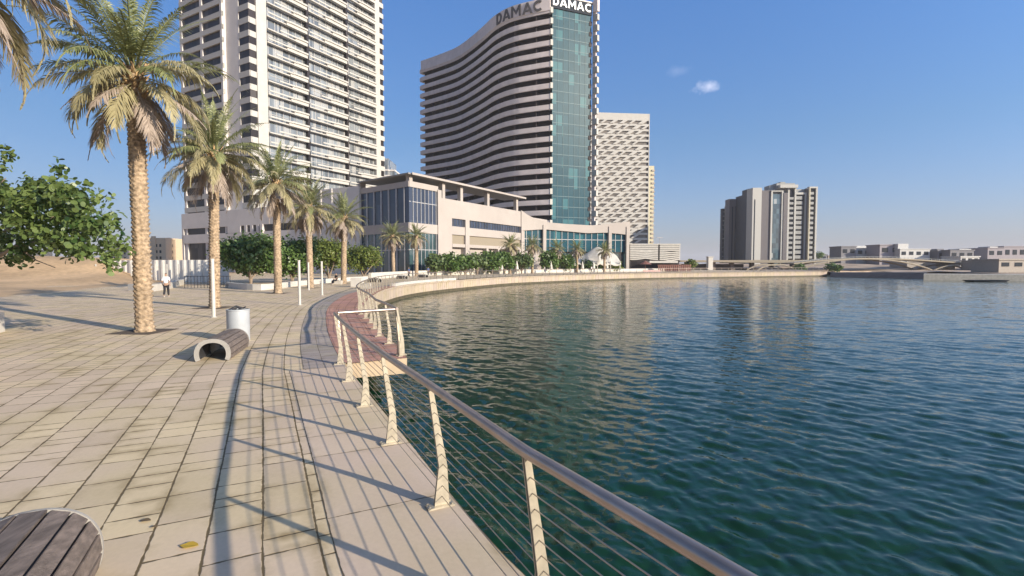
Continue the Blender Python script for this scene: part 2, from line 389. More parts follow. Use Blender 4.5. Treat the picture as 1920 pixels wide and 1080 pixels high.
iu = next(i for i, p in enumerate(P) if p[1] > 11.2)
st(strip(P[:iu], 0.0, 1.12, 1, .004).build('quay_edge_paving', MT['edge_slab']))
st(strip(P[iu-1:iu+110], 0, .85, 2, .004).build('grey_tile_path', MT['band']))
# brick deck between P and Q (cantilevered slab)
def deck():
    Pb = [p for p in P if 11.0 < p[1] < 60 and p[0] < -3.5]; Qb = [q for q in Q if q[1] < 60]
    def at_f(path, f):
        x = f*(len(path)-1); i = min(int(x), len(path)-2); t = x-i
        return (path[i][0]*(1-t)+path[i+1][0]*t, path[i][1]*(1-t)+path[i+1][1]*t)
    Pb = [(-3.60, 11.25)]+Pb
    n = 90; mb = MB(); vs = []; uvs = []
    for i in range(n+1):
        a = at_f(Pb, i/n); b = at_f(Qb, i/n)
        for j in range(7):
            t = j/6; t2 = -.02+t*1.02; vs.append((a[0]*(1-t2)+b[0]*t2, a[1]*(1-t2)+b[1]*t2, .008)); uvs.append((i*.55, t*1.36))
    mb.add(vs, [(i*7+j, i*7+j+1, (i+1)*7+j+1, (i+1)*7+j) for i in range(n) for j in range(6)], uvs)
    st(mb.build('brick_deck', MT['brick']))
deck()
# land behind everything, out to the horizon
mb = MB(); edge = resample(P_pts, 4)
far = strip(edge, 68, 1500, 4, -.03); st(far.build('ground', MT['sand']))
# quay wall with coping
mb = MB(); mb.sweep(P[:iu+2], [(0, 0), (0, -.16), (-.10, -.16), (-.10, -3.2)], True)
st(mb.build('quay_wall_near', MT['quay'])); 
Qw = [q for q in Q if q[1] > 18.6]
mb = MB(); mb.sweep(Qw, [(-1.0, .0), (0, 0), (0, -.18), (-.12, -.18), (-.12, -3.2)], True); mb.v = [(x, y, z+.002) for x, y, z in mb.v]
o = st(mb.build('quay_wall_far', MT['quay']))
mb = MB(); mb.sweep(Qw, [(-.112, -1.12), (-.112, -1.7)]); st(mb.build('quay_tide_mark', mat('tide_mark', (.085, .07, .04), .7, var=.35, scale=1.5)))
o = None
qs = [q for q in Q if q[1] <= 19.2]
mb = MB(); poly = [(q[0], q[1]) for q in qs]+[(-7.1, 20.1), (-3.75, 11.3)]
n = len(poly)
mb.prism(poly, -.36, -.002); st(mb.build('viewing_platform_slab', mat('platform_edge_stone', (.44, .34, .23), .85, var=.12, scale=3)))
# end face of the brick deck pier further on: closed quay block so no gap shows
mb = MB(); mb.wall((-5.0, 18.7), (-.9, .44), 0, 2.4, -.3, 0, -3.2, -.01); st(mb.build('quay_return_wall', MT['quay']))
# raised seat-like parapet block on the far curve
def between(path, ya, yb): return [q for q in path if ya <= q[1] <= yb]
mb = MB(); mb.sweepclosed(between(Q, 50, 70.2), [(-.02, .003), (-.02, .3), (-.42, .3), (-.42, .003)])
o = mb.build('low_quay_parapet', MT['white_plaster']); tag(o, 'pale low parapet on the bend of the curved quay wall', 'parapet wall')
# seabed sheet and water
mb = MB(); mb.add([(-3000, -3000, -4.5), (3000, -3000, -4.5), (3000, 6000, -4.5), (-3000, 6000, -4.5)], [(0, 1, 2, 3)])
st(mb.build('seabed', MT['sand']))
m, t, b = _mat('lagoon_water')
n_ = t.nodes.new; l_ = t.links.new
b.inputs['Base Color'].default_value = (.006, .038, .018, 1); b.inputs['Roughness'].default_value = .05; b.inputs['IOR'].default_value = 1.333
b.inputs['Specular IOR Level'].default_value = .5
g = n_('ShaderNodeNewGeometry')
def wn_(scale, rot, st_, detail=3):
    mp = n_('ShaderNodeMapping'); mp.inputs['Rotation'].default_value = (0, 0, rot); mp.inputs['Scale'].default_value = (scale*st_, scale, scale)
    l_(g.outputs['Position'], mp.inputs['Vector'])
    nz = n_('ShaderNodeTexNoise'); nz.inputs['Scale'].default_value = 1; nz.inputs['Detail'].default_value = detail; nz.inputs['Roughness'].default_value = .55
    l_(mp.outputs[0], nz.inputs['Vector']); return nz.outputs['Fac']
# ripples below the mesh resolution: tilt the normal by a fixed world-space noise
def ripple(scale, rot, st_, k, prev, detail=3):
    mp = n_('ShaderNodeMapping'); mp.inputs['Rotation'].default_value = (0, 0, rot); mp.inputs['Scale'].default_value = (scale*st_, scale, scale)
    l_(g.outputs['Position'], mp.inputs['Vector'])
    nz = n_('ShaderNodeTexNoise'); nz.inputs['Scale'].default_value = 1; nz.inputs['Detail'].default_value = detail; nz.inputs['Roughness'].default_value = .6
    l_(mp.outputs[0], nz.inputs['Vector'])
    sb = n_('ShaderNodeVectorMath'); sb.operation = 'SUBTRACT'; sb.inputs[1].default_value = (.5, .5, .5); l_(nz.outputs['Color'], sb.inputs[0])
    ml = n_('ShaderNodeVectorMath'); ml.operation = 'MULTIPLY'; ml.inputs[1].default_value = (k*.6, k, 0); l_(sb.outputs[0], ml.inputs[0])
    ad = n_('ShaderNodeVectorMath'); ad.operation = 'ADD'; l_(prev, ad.inputs[0]); l_(ml.outputs[0], ad.inputs[1]); return ad.outputs[0]
nrm_ = ripple(11, -.6, .45, .34, g.outputs['Normal']); nrm_ = ripple(3.2, -.6, .4, .33, nrm_, 2)
# calmer and more ruffled patches
pn = n_('ShaderNodeTexNoise'); pn.inputs['Scale'].default_value = .045; pn.inputs['Detail'].default_value = 3; l_(g.outputs['Position'], pn.inputs['Vector'])
pm = n_('ShaderNodeMapRange'); pm.inputs['From Min'].default_value = .35; pm.inputs['From Max'].default_value = .65; pm.inputs['To Min'].default_value = .6; pm.inputs['To Max'].default_value = 1.15; l_(pn.outputs['Fac'], pm.inputs['Value'])
mxn = n_('ShaderNodeMix'); mxn.data_type = 'VECTOR'; mxn.clamp_factor = False; l_(pm.outputs[0], mxn.inputs['Factor']); l_(g.outputs['Normal'], mxn.inputs[4]); l_(nrm_, mxn.inputs[5])
nn_ = n_('ShaderNodeVectorMath'); nn_.operation = 'NORMALIZE'; l_(mxn.outputs[1], nn_.inputs[0])
l_(nn_.outputs[0], b.inputs['Normal'])
MT['water'] = m
def water():
    # radial sheet, finer near the quay; heights are a sum of many small wind waves fixed in the world
    r = [2.0]
    while r[-1] < 900: r.append(r[-1]*1.0055)
    r = np.array(r); a = np.radians(np.linspace(-45, 68, 820))
    R, A = np.meshgrid(r, a, indexing='ij')
    X = R*np.sin(A); Y = R*np.cos(A); Z = np.zeros_like(X)
    cell = R*.0048
    rg = np.random.default_rng(3)
    for i in range(110):
        lam = .13*(9.0**rg.random()) if i < 85 else rg.uniform(1.2, 3.5); k = 2*PI/lam
        th = math.radians(52)+rg.normal(0, .5)     # travel direction
        amp = .0068*lam/ (1+ (lam/.9)**3) if i < 85 else .0045
        fade = np.clip((lam/cell-2.5)/3, 0, 1)
        phx = k*(X*math.cos(th)+Y*math.sin(th))+rg.random()*2*PI
        s = np.sin(phx)
        Z += amp*fade*(s+.25*np.cos(2*phx))*.55
    V = np.stack([X, Y, Z+WZ], -1).reshape(-1, 3)
    nr, na = R.shape; I = np.arange(nr*na).reshape(nr, na)
    F = np.stack([I[:-1, :-1], I[:-1, 1:], I[1:, 1:], I[1:, :-1]], -1).reshape(-1, 4)
    o = np_obj('water', V, F, MT['water'], smooth=True); st(o)
water()
# sandy plot on the left, with its mound
def sandlot():
    xs = np.linspace(-150, -26, 90); ys = np.linspace(26, 105, 70)
    X, Y = np.meshgrid(xs, ys)
    H = 2.5*np.exp(-(((X+60)/15)**2+((Y-74)/12)**2))+3.0*np.exp(-(((X+84)/20)**2+((Y-70)/14)**2))+2.3*np.exp(-(((X+110)/18)**2+((Y-88)/16)**2))
    H += .25*np.sin(X*.31+Y*.12)*np.sin(Y*.4)*np.exp(-((Y-70)/20)**2)
    # fade to nothing at the paved border: a bank running from (-33,33) to (-37,60)
    lim = -33.5-(Y-33)*.32
    k = np.clip((lim-X)/6, 0, 1)
    Z = H*k+np.where(k > 0, .012+.04*k, -.05)
    V = np.stack([X, Y, Z], -1).reshape(-1, 3); ny, nx = X.shape; I = np.arange(nx*ny).reshape(ny, nx)
    F = np.stack([I[:-1, :-1], I[:-1, 1:], I[1:, 1:], I[1:, :-1]], -1).reshape(-1, 4)
    st(np_obj('sand_terrain', V, F, MT['sand'], smooth=True))
sandlot()
# far shore on the right
sh = [(93.6, 152), (112, 170), (104, 165), (150, 196), (128, 158), (114, 118), (150, 100), (220, 80), (420, 60)]
shore = [(84, 158), (100, 166), (118, 190), (150, 205), (166, 196), (150, 166), (136, 136), (126, 118), (160, 92), (240, 70), (600, 40), (2500, 40), (2500, 3500), (-100, 3500), (-60, 200), (30, 135)]
mb = MB(); mb.prism([(x, y) for x, y in shore], -3.5, -.6); st(mb.build('far_shore_ground', mat('far_ground', (.42, .32, .235), .95, var=.3, scale=.15, var2=.2, scale2=.03)))
# ---------------------------------------------------------------- large buildings
MT['cream'] = mat('cream_render', (.44, .38, .32), .75, var=.04, scale=.6, var2=.04, scale2=.1)
MT['podium'] = mat('podium_stone', (.40, .352, .318), .7, var=.04, scale=.4, var2=.05, scale2=.08)
MT['tower_cream'] = mat('tower_cream', (.45, .43, .395), .7, var=.05, scale=.5)
MT['tower_grey'] = mat('tower_stone', (.60, .56, .53), .75, var=.06, scale=.4)
MT['fascia'] = mat('fascia_panels', (.72, .63, .59), .6, var=.07, scale=.5, var2=.05)
MT['recess_shade'] = mat('balcony_recess', (.04, .03, .03), .8, var=.4, scale=.4)  # near-black so the colour itself carries the shade of the balcony gaps
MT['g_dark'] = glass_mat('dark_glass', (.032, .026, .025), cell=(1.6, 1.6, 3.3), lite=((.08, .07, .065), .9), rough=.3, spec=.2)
MT['g_bal'] = glass_mat('balcony_glass', (.19, .205, .215), cell=(1.3, 1.3, 3.3), rough=.15, lite=((.34, .34, .33), .82))
MT['g_teal'] = glass_mat('teal_glass', (.012, .064, .092), cell=(2.1, 2.1, 3.43), var=.12, rough=.35, spec=.06, lite=((.035, .13, .155), .86), scale=.1)
MT['g_blue'] = glass_mat('blue_glass', (.04, .05, .08), cell=(1.6, 1.6, 3.6), var=.35, rough=.08, spec=.5)
MT['g_mall'] = glass_mat('mall_glass', (.04, .075, .085), cell=(2.2, 2.2, 3.4), var=.4, rough=.07)
MT['frame'] = mat('window_frames', (.45, .44, .44), .5)
MT['soffit'] = mat('canopy_soffit', (.26, .24, .22), .7)
MT['louvre'] = mat('tan_louvres', (.27, .225, .165), .7, stretch=(1, 1, 12), var=.12)
MT['sign_white'] = mat('sign_white', (.9, .9, .9), .5, var=.01)
MT['sign_dark'] = mat('sign_dark', (.10, .09, .085), .6)
MT['black'] = mat('black_panel', (.025, .03, .04), .7, spec=.15)
MT['roof'] = mat('roof_grey', (.40, .38, .35), .9)

# ---- the striped residential tower at the left
def tower_left():
    C = (-65.9, 131.0); A = (.49, .8717); B = (-.8717, .49)     # A: sunlit face (outward normal = right of A), B: shaded face; its outward normal is left of B
    D = (-B[0], -B[1])                                          # run the shaded face from far end towards C so that 'right of D' faces the camera
    W = 47.4; DP = 30.0; FH = 3.3; NF = 32; Z0 = 0.0; H = FH*NF+4
    e = empty('residential_tower', (*C, 0), 'tall cream residential tower with stepped white balcony bands behind the palms', 'tower')
    # core
    def P2(a, b_): return (C[0]+A[0]*a+B[0]*b_, C[1]+A[1]*a+B[1]*b_)
    core = MB(); core.prism([P2(.6, .6), P2(W-.4, .6), P2(W-.4, DP), P2(.6, DP)], Z0, H-1); core.build('glass_core', MT['g_bal'], e)
    cols = MB()
    cols.wall(C, A, 1.95, 4.8, -.8, .25, Z0, H)                 # bright corner pier
    cols.wall(C, A, 43.3, 45.3, -.8, .7, Z0, H)
    cols.build('pier', MT['tower_cream'], e)
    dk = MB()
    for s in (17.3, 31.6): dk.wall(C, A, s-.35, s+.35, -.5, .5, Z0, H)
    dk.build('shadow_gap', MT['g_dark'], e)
    # grey blank panel and windows on the shaded side; O2 is the far end, run towards C
    O2 = P2(0, 30); 
    pn = MB(); pn.wall(O2, D, 30-9.6, 30-4.1, -1, 0, Z0, H); pn.build('blank_wall', MT['tower_grey'], e)
    bk = MB(); bk.wall(O2, D, 1.0, 30-9.6, -4, .6, Z0, H-4); bk.build('window_wall', MT['g_dark'], e)
    cb = MB()
    cb.wall(O2, D, 30-9.6-.15, 30-9.6+.05, -.9, 1.0, Z0, H)
    for s in (1.0, 10.6): cb.wall(O2, D, s, s+1.0, .4, 1.0, Z0, H-4)
    cb.wall(O2, D, 19.6, 20.4, .4, 1.0, Z0, H-4)
    cb.build('side_pier', MT['tower_grey'], e)
    for k in range(5, NF):
        z = k*FH; m = MB()
        # spandrels on the shaded block and round the corner
        m.wall(O2, D, .9, 20.45, .5, 1.02, z, z+1.35)
        m.build('spandrel', MT['tower_cream'], e)
        m2 = MB()
        m2.wall(O2, D, 30-4.1, 30+.02, -.3, .04, z, z+1.45); m2.wall(C, A, 0.02, 1.98, -.3, .02, z, z+1.45)
        m2.build('corner_spandrel', MT['tower_cream'], e)
        m2 = MB(); m2.wall(C, A, 45.3, W, -.3, .45, z, z+1.5); m2.build('end_spandrel', MT['tower_cream'], e)
        mw = MB()
        mw.wall(O2, D, 30-4.0, 30-.1, -.6, -.12, z+1.4, z+FH); mw.wall(C, A, .1, 1.95, -.6, -.12, z+1.4, z+FH)
        mw.build('corner_window', MT['g_dark'], e)
        mw = MB(); mw.wall(C, A, 45.2, W-.1, -.6, .1, z+1.4, z+FH); mw.build('end_window', MT['g_dark'], e)
        # balconies: thin slab + rail on the near part of each bay, deep white parapet on the far part, stepping sideways from floor to floor
        bal = MB()
        for bi, (s0, s1, sp) in enumerate(((4.8, 17.0, .56), (17.6, 31.3, .50), (31.9, 43.3, .38))):
            ln = s1-s0; cut = s0+ln*(sp+(.07 if k % 2 else -.06)+.05*math.sin(k*2.4+bi))
            bal.wall(C, A, cut, s1, -.2, .85, z-.1, z+1.2)
            bal.wall(C, A, s0, cut, -.2, .65+.2*(k % 2), z-.05, z+.25)
            c2 = s0+ln*(.22+.08*math.sin(k*1.7+bi*2))
            bal.wall(C, A, c2 if k % 2 else s0, cut+ln*.10, .88, 1.1, z+.66, z+1.06)
            if k % 3 == 0: bal.wall(C, A, s0, s0+ln*.45, .88, 1.05, z+1.4, z+1.5)
            bal.wall(C, A, cut+ln*.06, s1, .85, 1.15, z+.75, z+1.2)
        bal.build('balcony', MT['tower_cream'], e)
        mu = MB()
        for s in np.arange(5.6, 43, 2.1):
            mu.wall(C, A, s, s+.16, -.6, -.28+.0*s, z+.3, z+FH-.1) if False else mu.wall(C, A, s, s+.14, -.6, -.5, z+.3, z+FH-.1)
        mu.build('mullions', MT['frame'], e)
    rf = MB(); rf.prism([P2(-.3, -.3), P2(W, -.3), P2(W, DP), P2(-.3, DP)], H-.8, H); rf.build('roof', MT['roof'], e)
tower_left()

# ---- the hotel tower with the rippling facade
def letters(mb, O, A, B, h, th, text='DAMAC'):
    s = .2*h
    x = 0
    def Pq(pts): mb.plate(Vector(O)+Vector(A)*x, A, B, pts, th)
    for ch in text:
        if ch == 'D':
            w_ = .78*h
            outer = [(0, 0), (.4*h, 0)]+[(.38*h+.40*h*math.sin(a), .5*h-.5*h*math.cos(a)) for a in np.linspace(0, PI, 12)[1:-1]]+[(.4*h, h), (0, h)]
            inner = [(s, s), (.38*h, s)]+[(.36*h+.22*h*math.sin(a), .5*h-.3*h*math.cos(a)) for a in np.linspace(0, PI, 12)[1:-1]]+[(.38*h, h-s), (s, h-s)]
            n = len(outer)
            for i in range(n-1): Pq([outer[i], outer[i+1], inner[i+1], inner[i]])
            Pq([outer[-1], outer[0], inner[0], inner[-1]])
        elif ch == 'A':
            w_ = 1.0*h
            Pq([(0, 0), (s*1.1, 0), (.5*h+s*.55, h), (.5*h-s*.55, h)])
            Pq([(w_-s*1.1, 0), (w_, 0), (.5*h+s*.5, h), (.5*h-s*.1, h*.8)])
            Pq([(.30*h, .2*h), (.72*h, .2*h), (.68*h, .34*h), (.36*h, .34*h)])
        elif ch == 'M':
            w_ = 1.05*h
            Pq([(0, 0), (s, 0), (s, h), (0, h)]); Pq([(w_-s, 0), (w_, 0), (w_, h), (w_-s, h)])
            Pq([(s, h), (s, .68*h), (.5*w_, .18*h), (.5*w_, .5*h)]); Pq([(.5*w_, .5*h), (.5*w_, .18*h), (w_-s, .68*h), (w_-s, h)])
        elif ch == 'C':
            w_ = .9*h; n = 14; r0 = .5*h; r1 = .5*h-s
            an = np.linspace(math.radians(48), math.radians(312), n)
            for a, b_ in zip(an, an[1:]):
                Pq([(.5*h+r0*math.cos(a), .5*h+r0*math.sin(a)), (.5*h+r0*math.cos(b_), .5*h+r0*math.sin(b_)), (.5*h+r1*math.cos(b_), .5*h+r1*math.sin(b_)), (.5*h+r1*math.cos(a), .5*h+r1*math.sin(a))])
        x += w_+.12*h
    return x
def tower_hotel():
    TOP = 88.6
    pl = [(790, 115), (821, 104), (857, 89), (885, 69), (908, 49), (930, 29), (959, 13), (1004, 1), (1032, -5)]
    path = resample([gp(a, b_, TOP) for a, b_ in pl], 2.0)          # left end to glass corner; right of the path faces the camera
    G0 = Vector(path[-1]); G1 = Vector(gp(1110, 9.5, 89.0)); GD = (G1-G0).normalized(); GN = Vector((GD.y, -GD.x)); glen = (G1-G0).length
    e = empty('hotel_tower', (G0.x, G0.y, 0), 'hotel tower with rippling grey balcony bands and a teal glass end face', 'tower')
    FH = 3.44; NF = 25
    BX = G1+Vector((.35, -.1)); BD = Vector((.73, -.683)).normalized()
    pc = MB(); pc.wall(BX, BD, -.4, .9, -.9, -.45, 0, 89.0); pc.build('corner_pillar', MT['fascia'], e)
    # body
    def off(path, d_):
        out = []
        for i, p in enumerate(path):
            a = Vector(path[max(i-1, 0)]); b_ = Vector(path[min(i+1, len(path)-1)]); t = (b_-a).normalized(); out.append((p[0]+t.y*d_, p[1]-t.x*d_))
        return out
    inner = off(path, -1.9)
    back = [tuple(G1+Vector((-.3, .9))*3), (px(1104, 196), 196), (-20, 244)]
    mb = MB(); mb.prism([inner[0]]+inner[1:-1]+[inner[-1], tuple(G1-GN*1.3)]+back, 0, TOP-2); mb.build('core_wall', MT['recess_shade'], e)
    g = MB(); g.wall(G0, GD, .9, glen, -.9, -.3, 0, 85.5); g.build('glass_facade', MT['g_teal'], e)
    mu = MB()
    for k in range(1, NF+1): mu.wall(G0, GD, .9, glen, -.3, -.24, k*FH-.12+.7, k*FH+.05+.7)
    for s in np.arange(.9, glen, 2.05): mu.wall(G0, GD, s, s+.09, -.24, -.2, 0, 85.5)
    mu.build('glazing_bars', mat('teal_bars', (.03, .10, .125), .5), e)
    for k in range(NF):
        z = k*FH+1.1
        sl_ = MB(); sl_.sweepclosed(path, [(-1.95, z+.4), (-.17, z+.4), (-.17, z+.12), (-1.95, z+.12)][::-1]); sl_.build('balcony_slab', MT['recess_shade'], e)  # slab coloured dark to stand for the shaded soffit
        f = MB(); f.sweepclosed(path, [(-.15, z+1.62), (.0, z+1.72), (.12, z+1.72), (.12, z+.15), (-.05, z), (-.15, z+.05)][::-1])
        f.build('balcony_band', MT['fascia'], e)
        f = MB(); f.wall(G0, GD, .0, .9, -1.2, .3, z+.1, z+1.9); f.build('corner_return', MT['tower_cream'], e)
        pt = MB()
        for i in range(3, len(path)-1, 4):
            a = Vector(path[i]); t = (Vector(path[i+1])-a).normalized()
            pt.wall(a, t, 0, .25, -1.95, -.15, z+1.9, z+FH-.02)
        pt.build('balcony_partitions', MT['recess_shade'], e)
        lf = MB(); a = Vector(path[0]); t = (Vector(path[1])-a).normalized(); lf.wall(a, t, -1.3, .1, -2.6, -.2, z+.1, z+1.7); lf.build('end_balcony', MT['fascia'], e)
        rt = MB(); rt.wall(BX, BD, 0, 1.8, -1.1, 0, z+.1, z+2.0)
        rt.build('side_balcony', MT['tower_cream'], e)
        dk_ = MB(); dk_.wall(G0, GD, glen-.9, glen+.1, -.3, -.12, z+2.0, z+FH-.1); dk_.build('end_hole_shade', MT['recess_shade'], e)  # dark box laid on the glass, imitating a shaded balcony hole
    cr = MB(); cr.sweepclosed(path, [(-2.2, TOP), (.35, TOP), (.35, TOP-4.1), (-.1, TOP-4.4), (-2.2, TOP-4.4)][::-1])
    cr.build('crown_band', MT['fascia'], e)
    c2 = MB(); c2.wall(G0, GD, .3, glen, -2.5, .1, 85.5, 89.5); c2.build('sign_panel', MT['black'], e)
    rs = MB(); rs.wall(G0, GD, -1, glen+.8, -3, .2, 89.5, 89.9); rs.wall(BX, BD, 0, 1.8, -1.1, 0, 86.6, 90.4); rs.build('roof_edge', MT['fascia'], e)
    sg = MB(); sc = glen-1.6; h = 2.55
    letters(sg, (G0.x+GD.x*.8+GN.x*.25, G0.y+GD.y*.8+GN.y*.25, 86.25), (GD.x, GD.y, 0), (0, 0, 1), h*1.08, .2)
    sg.build('sign_lettering', MT['sign_white'], e)
    # dark sign on the rippling crown: one letter at a time along the curve
    ls = MB(); idx = [j for j, p in enumerate(path)]
    start = min(idx, key=lambda j: abs(path[j][0]/path[j][1]*960+960-936)); h2 = 3.6
    acc = start*2.0
    for i, ch in enumerate('DAMAC'):
        def along(q): j = min(int(q/2.0), len(path)-2); f_ = q/2.0-j; return Vector(path[j])*(1-f_)+Vector(path[j+1])*f_
        a = along(acc); t = (along(acc+3.0)-a).normalized(); nn = Vector((t.y, -t.x))
        letters(ls, (a.x+nn.x*.5, a.y+nn.y*.5, TOP-3.9), (t.x, t.y, 0), (0, 0, 1), h2, .3, ch)
        acc += {'D': .92, 'A': 1.08, 'M': 1.18, 'C': 1.0}[ch]*h2
    ls.build('side_lettering', MT['sign_dark'], e)
tower_hotel()

# ---- shopping podium in front
def podium():
    A0 = (-20.0, 100.0); A = Vector((.522, .853)); A.normalize(); 
    Lf = Vector((-.758, .652)).normalized(); D = -Lf
    e = empty('waterfront_podium', (-20, 100, 0), 'long cream waterfront building with a glazed corner box and thin flat roof canopy on columns', 'building')
    R = lambda z0, z1, s0, s1, n0=-1, n1=0: (A0, A, s0, s1, n0, n1, z0, z1)
    Ll = 17.0; O2 = (A0[0]+Lf.x*Ll, A0[1]+Lf.y*Ll)
    # glazed box
    g = MB(); g.wall(A0, A, .15, 8.4, -1, -.15, 10.3, 17.2); g.wall(O2, D, .4, Ll-.15, -1, -.15, 10.3, 17.2); g.build('upper_glazing', MT['g_blue'], e)
    g = MB(); g.wall(A0, A, .15, 8.4, -1, -.15, .4, 8.4); g.wall(O2, D, .4, Ll-.15, -1, -.15, .4, 8.4); g.build('lower_glazing', MT['g_mall'], e)
    mu = MB()
    for (z0, z1) in ((10.3, 17.2), (.4, 8.4)):
        for s in np.arange(2.7, Ll-.4, 2.55): mu.wall(O2, D, s, s+.2, -.15, .1, z0, z1)
        for s in np.arange(1.2, 8.4, 1.15): mu.wall(A0, A, s, s+.1, -.15, -.02, z0, z1)
        mu.wall(A0, A, .15, 8.4, -.15, -.05, (z0+z1)/2+.6, (z0+z1)/2+.72)
    mu.wall(O2, D, .4, Ll-.15, -.15, -.05, 4.9, 5.1)
    mu.build('glazing_mullions', MT['frame'], e)
    b = MB()
    for z0, z1 in ((17.2, 18.3), (8.4, 10.3), (0, .4)):
        b.wall(A0, A, 0, 8.7, -1.2, .12, z0, z1); b.wall(O2, D, 0, Ll-.0, -1.2, .12, z0, z1)
    b.wall(O2, D, -.5, .4, -1.2, .25, 0, 19)
    b.build('glazed_box_bands', MT['podium'], e)
    # long facade
    f = MB()
    zt = 16.1
    f.wall(A0, A, 8.4, 9.6, -1.5, .3, 0, 17.6)
    f.wall(A0, A, 9.6, 13.4, -1.5, .05, 0, zt); f.wall(A0, A, 13.4, 42.7, -1.5, .05, 12.1, zt)
    f.wall(A0, A, 18.0, 19.5, -1.5, .25, 0, 12.1)
    f.wall(A0, A, 13.4, 18.0, -1.5, .05, 8.6, 10.4); f.wall(A0, A, 19.5, 42.7, -1.5, .05, 8.6, 10.4)
    f.wall(A0, A, 13.4, 18.0, -1.5, .12, 5.9, 6.6); f.wall(A0, A, 19.5, 42.7, -1.5, .12, 5.9, 6.6)
    for s in (26.5, 31.5, 37, 42): f.wall(A0, A, s, s+.9, -1.5, .1, 0, 5.9)
    f.wall(A0, A, 42.7, 44.4, -1.5, .3, 0, 12.1)
    f.build('long_facade', MT['podium'], e)
    w1 = MB(); w1.wall(A0, A, 13.4, 18, -1.5, -.35, 10.4, 12.1); w1.build('window_strip', MT['g_blue'], e)
    w1 = MB(); w1.wall(A0, A, 19.5, 42.7, -1.5, -.35, 10.4, 12.1)
    w1.build('window_strip', MT['g_blue'], e)
    wm = MB()
    for s in list(np.arange(14.2, 18, 1.1))+list(np.arange(20.6, 42.5, 1.15)): wm.wall(A0, A, s, s+.09, -.35, -.25, 10.4, 12.1)
    wm.build('window_bars', mat('dark_bars', (.12, .12, .13), .5), e)
    lv = MB(); lv.wall(A0, A, 13.4, 18, -1.5, -.3, 6.6, 8.6); lv.wall(A0, A, 19.5, 42.7, -1.5, -.3, 6.6, 8.6); lv.build('louvre_band', MT['louvre'], e)
    ar = MB(); ar.wall(A0, A, 13.4, 42.7, -4.5, -4, 0, 5.9); ar.build('arcade_glass', MT['g_mall'], e)
    # roof deck and canopy
    body = MB(); P2 = lambda s, n: (A0[0]+A[0]*s-A.y*-n*-1, A0[1]) if False else (A0[0]+A.x*s+A.y*n, A0[1]+A.y*s-A.x*n)
    body.prism([P2(1, -1.1), P2(60, -1.1), P2(60, -22), P2(14, -14)], 0, 15.2); body.build('inner_block', MT['podium'], e)
    can = MB(); cz = 19.5
    can.prism([(O2[0]-.3, O2[1]-.6), (A0[0]+.1, A0[1]-.8), P2(44, .8), P2(44, -6), P2(7, -6.5), (O2[0]+4.5, O2[1]+5)], cz, cz+.28)
    can.build('roof_canopy', MT['soffit'], e)
    rim = MB(); rim.wall(A0, A, 0, 44, .8, .95, cz-.05, cz+.36); rim.build('canopy_rim', MT['podium'], e)
    for s in (.5, 10.6, 16.9, 27.5, 41): 
        c = MB(); c.wall(A0, A, s, s+.9, -1.2, -.3, 15.9, cz); c.build('canopy_column', MT['podium'], e)
    c = MB(); c.wall(O2, D, -.6, .5, -1.3, .0, 15.9, cz); c.build('canopy_column', MT['podium'], e)
    # left wing, in shade
    Lw = Vector((-.872, .49)); Dw = -Lw; O3 = (O2[0]+Lw.x*69, O2[1]+Lw.y*69)
    wv = MB()
    T = lambda t: 69-t
    wv.wall(O3, Dw, 0, 69, -1.5, 0, 12.0, 16.2); wv.wall(O3, Dw, 0, 69, -1.5, 0, 7.9, 10.3); 
    wv.wall(O3, Dw, 43.5, 69, -1.5, 0.05, 16.2, 18.6)
    wv.wall(O3, Dw, 0, .9, -1.5, 0, 0, 12); wv.wall(O3, Dw, 21.5, 27, -1.5, .06, 10.3, 12.0)
    for s in (28.6, 31.0, 33.4): wv.wall(O3, Dw, s, s+1.0, -1.5, 0.04, 10.3, 12)
    wv.wall(O3, Dw, 35.3, 36.2, -1.5, .3, 0, 12.0)
    for s in (14, 24, 46, 56, 66): wv.wall(O3, Dw, s, s+1.2, -1.5, .05, 0, 8)
    wv.wall(O3, Dw, 41, 69, -1.5, .05, 6.4, 7.9)
    wv.build('shaded_wing', MT['tower_grey'], e)
    wg = MB(); wg.wall(O3, Dw, .5, 68.5, -1.5, -.35, 10.3, 12.0); wg.build('window_strip', MT['g_dark'], e)
    wg = MB(); wg.wall(O3, Dw, .5, 68.5, -4, -2.6, 0, 8); wg.build('lobby_glass', MT['g_mall'], e)
    bb = MB(); bb.prism([(O3[0]+Lw.x*-1, O3[1]+1.6), (O2[0]+1, O2[1]+2.2), (O2[0]+12, O2[1]+20), (O3[0]+10, O3[1]+22)], 8.0, 15.6); bb.build('wing_block', MT['tower_grey'], e)
    # stair shaft between the wing and the glazed box
    sh_ = MB(); sh_.wall(O3, Dw, 55, 69.5, -1, .6, 0, 18.9); 
    for s in (57.5, 61): sh_.wall(O3, Dw, s, s+.4, .6, .8, 0, 18.9)
    sh_.build('stair_shaft', MT['tower_grey'], e)
    # swept end wing with the dipping roofline
    Wp = resample([(A0[0]+A.x*42.9, A0[1]+A.y*42.9), (6.6, 139), (12.5, 141.3), (21.8, 144.2), (33.7, 147)], .9)
    import bisect
    prof_t = [(975, 393), (990, 404), (1007, 411.7), (1027, 417), (1060, 420), (1108, 422.7), (1140, 420), (1174, 416), (1182, 415.5)]
    prof_b = [(975, 433), (1000, 431), (1020, 430), (1060, 433.5), (1100, 437.3), (1136, 436.3), (1160, 438.5), (1182, 441)]
    def ip(pr, x):
        for (x0, y0), (x1, y1) in zip(pr, pr[1:]):
            if x <= x1: return y0+(y1-y0)*max(0, (x-x0)/(x1-x0))
        return pr[-1][1]
    vs = []; 
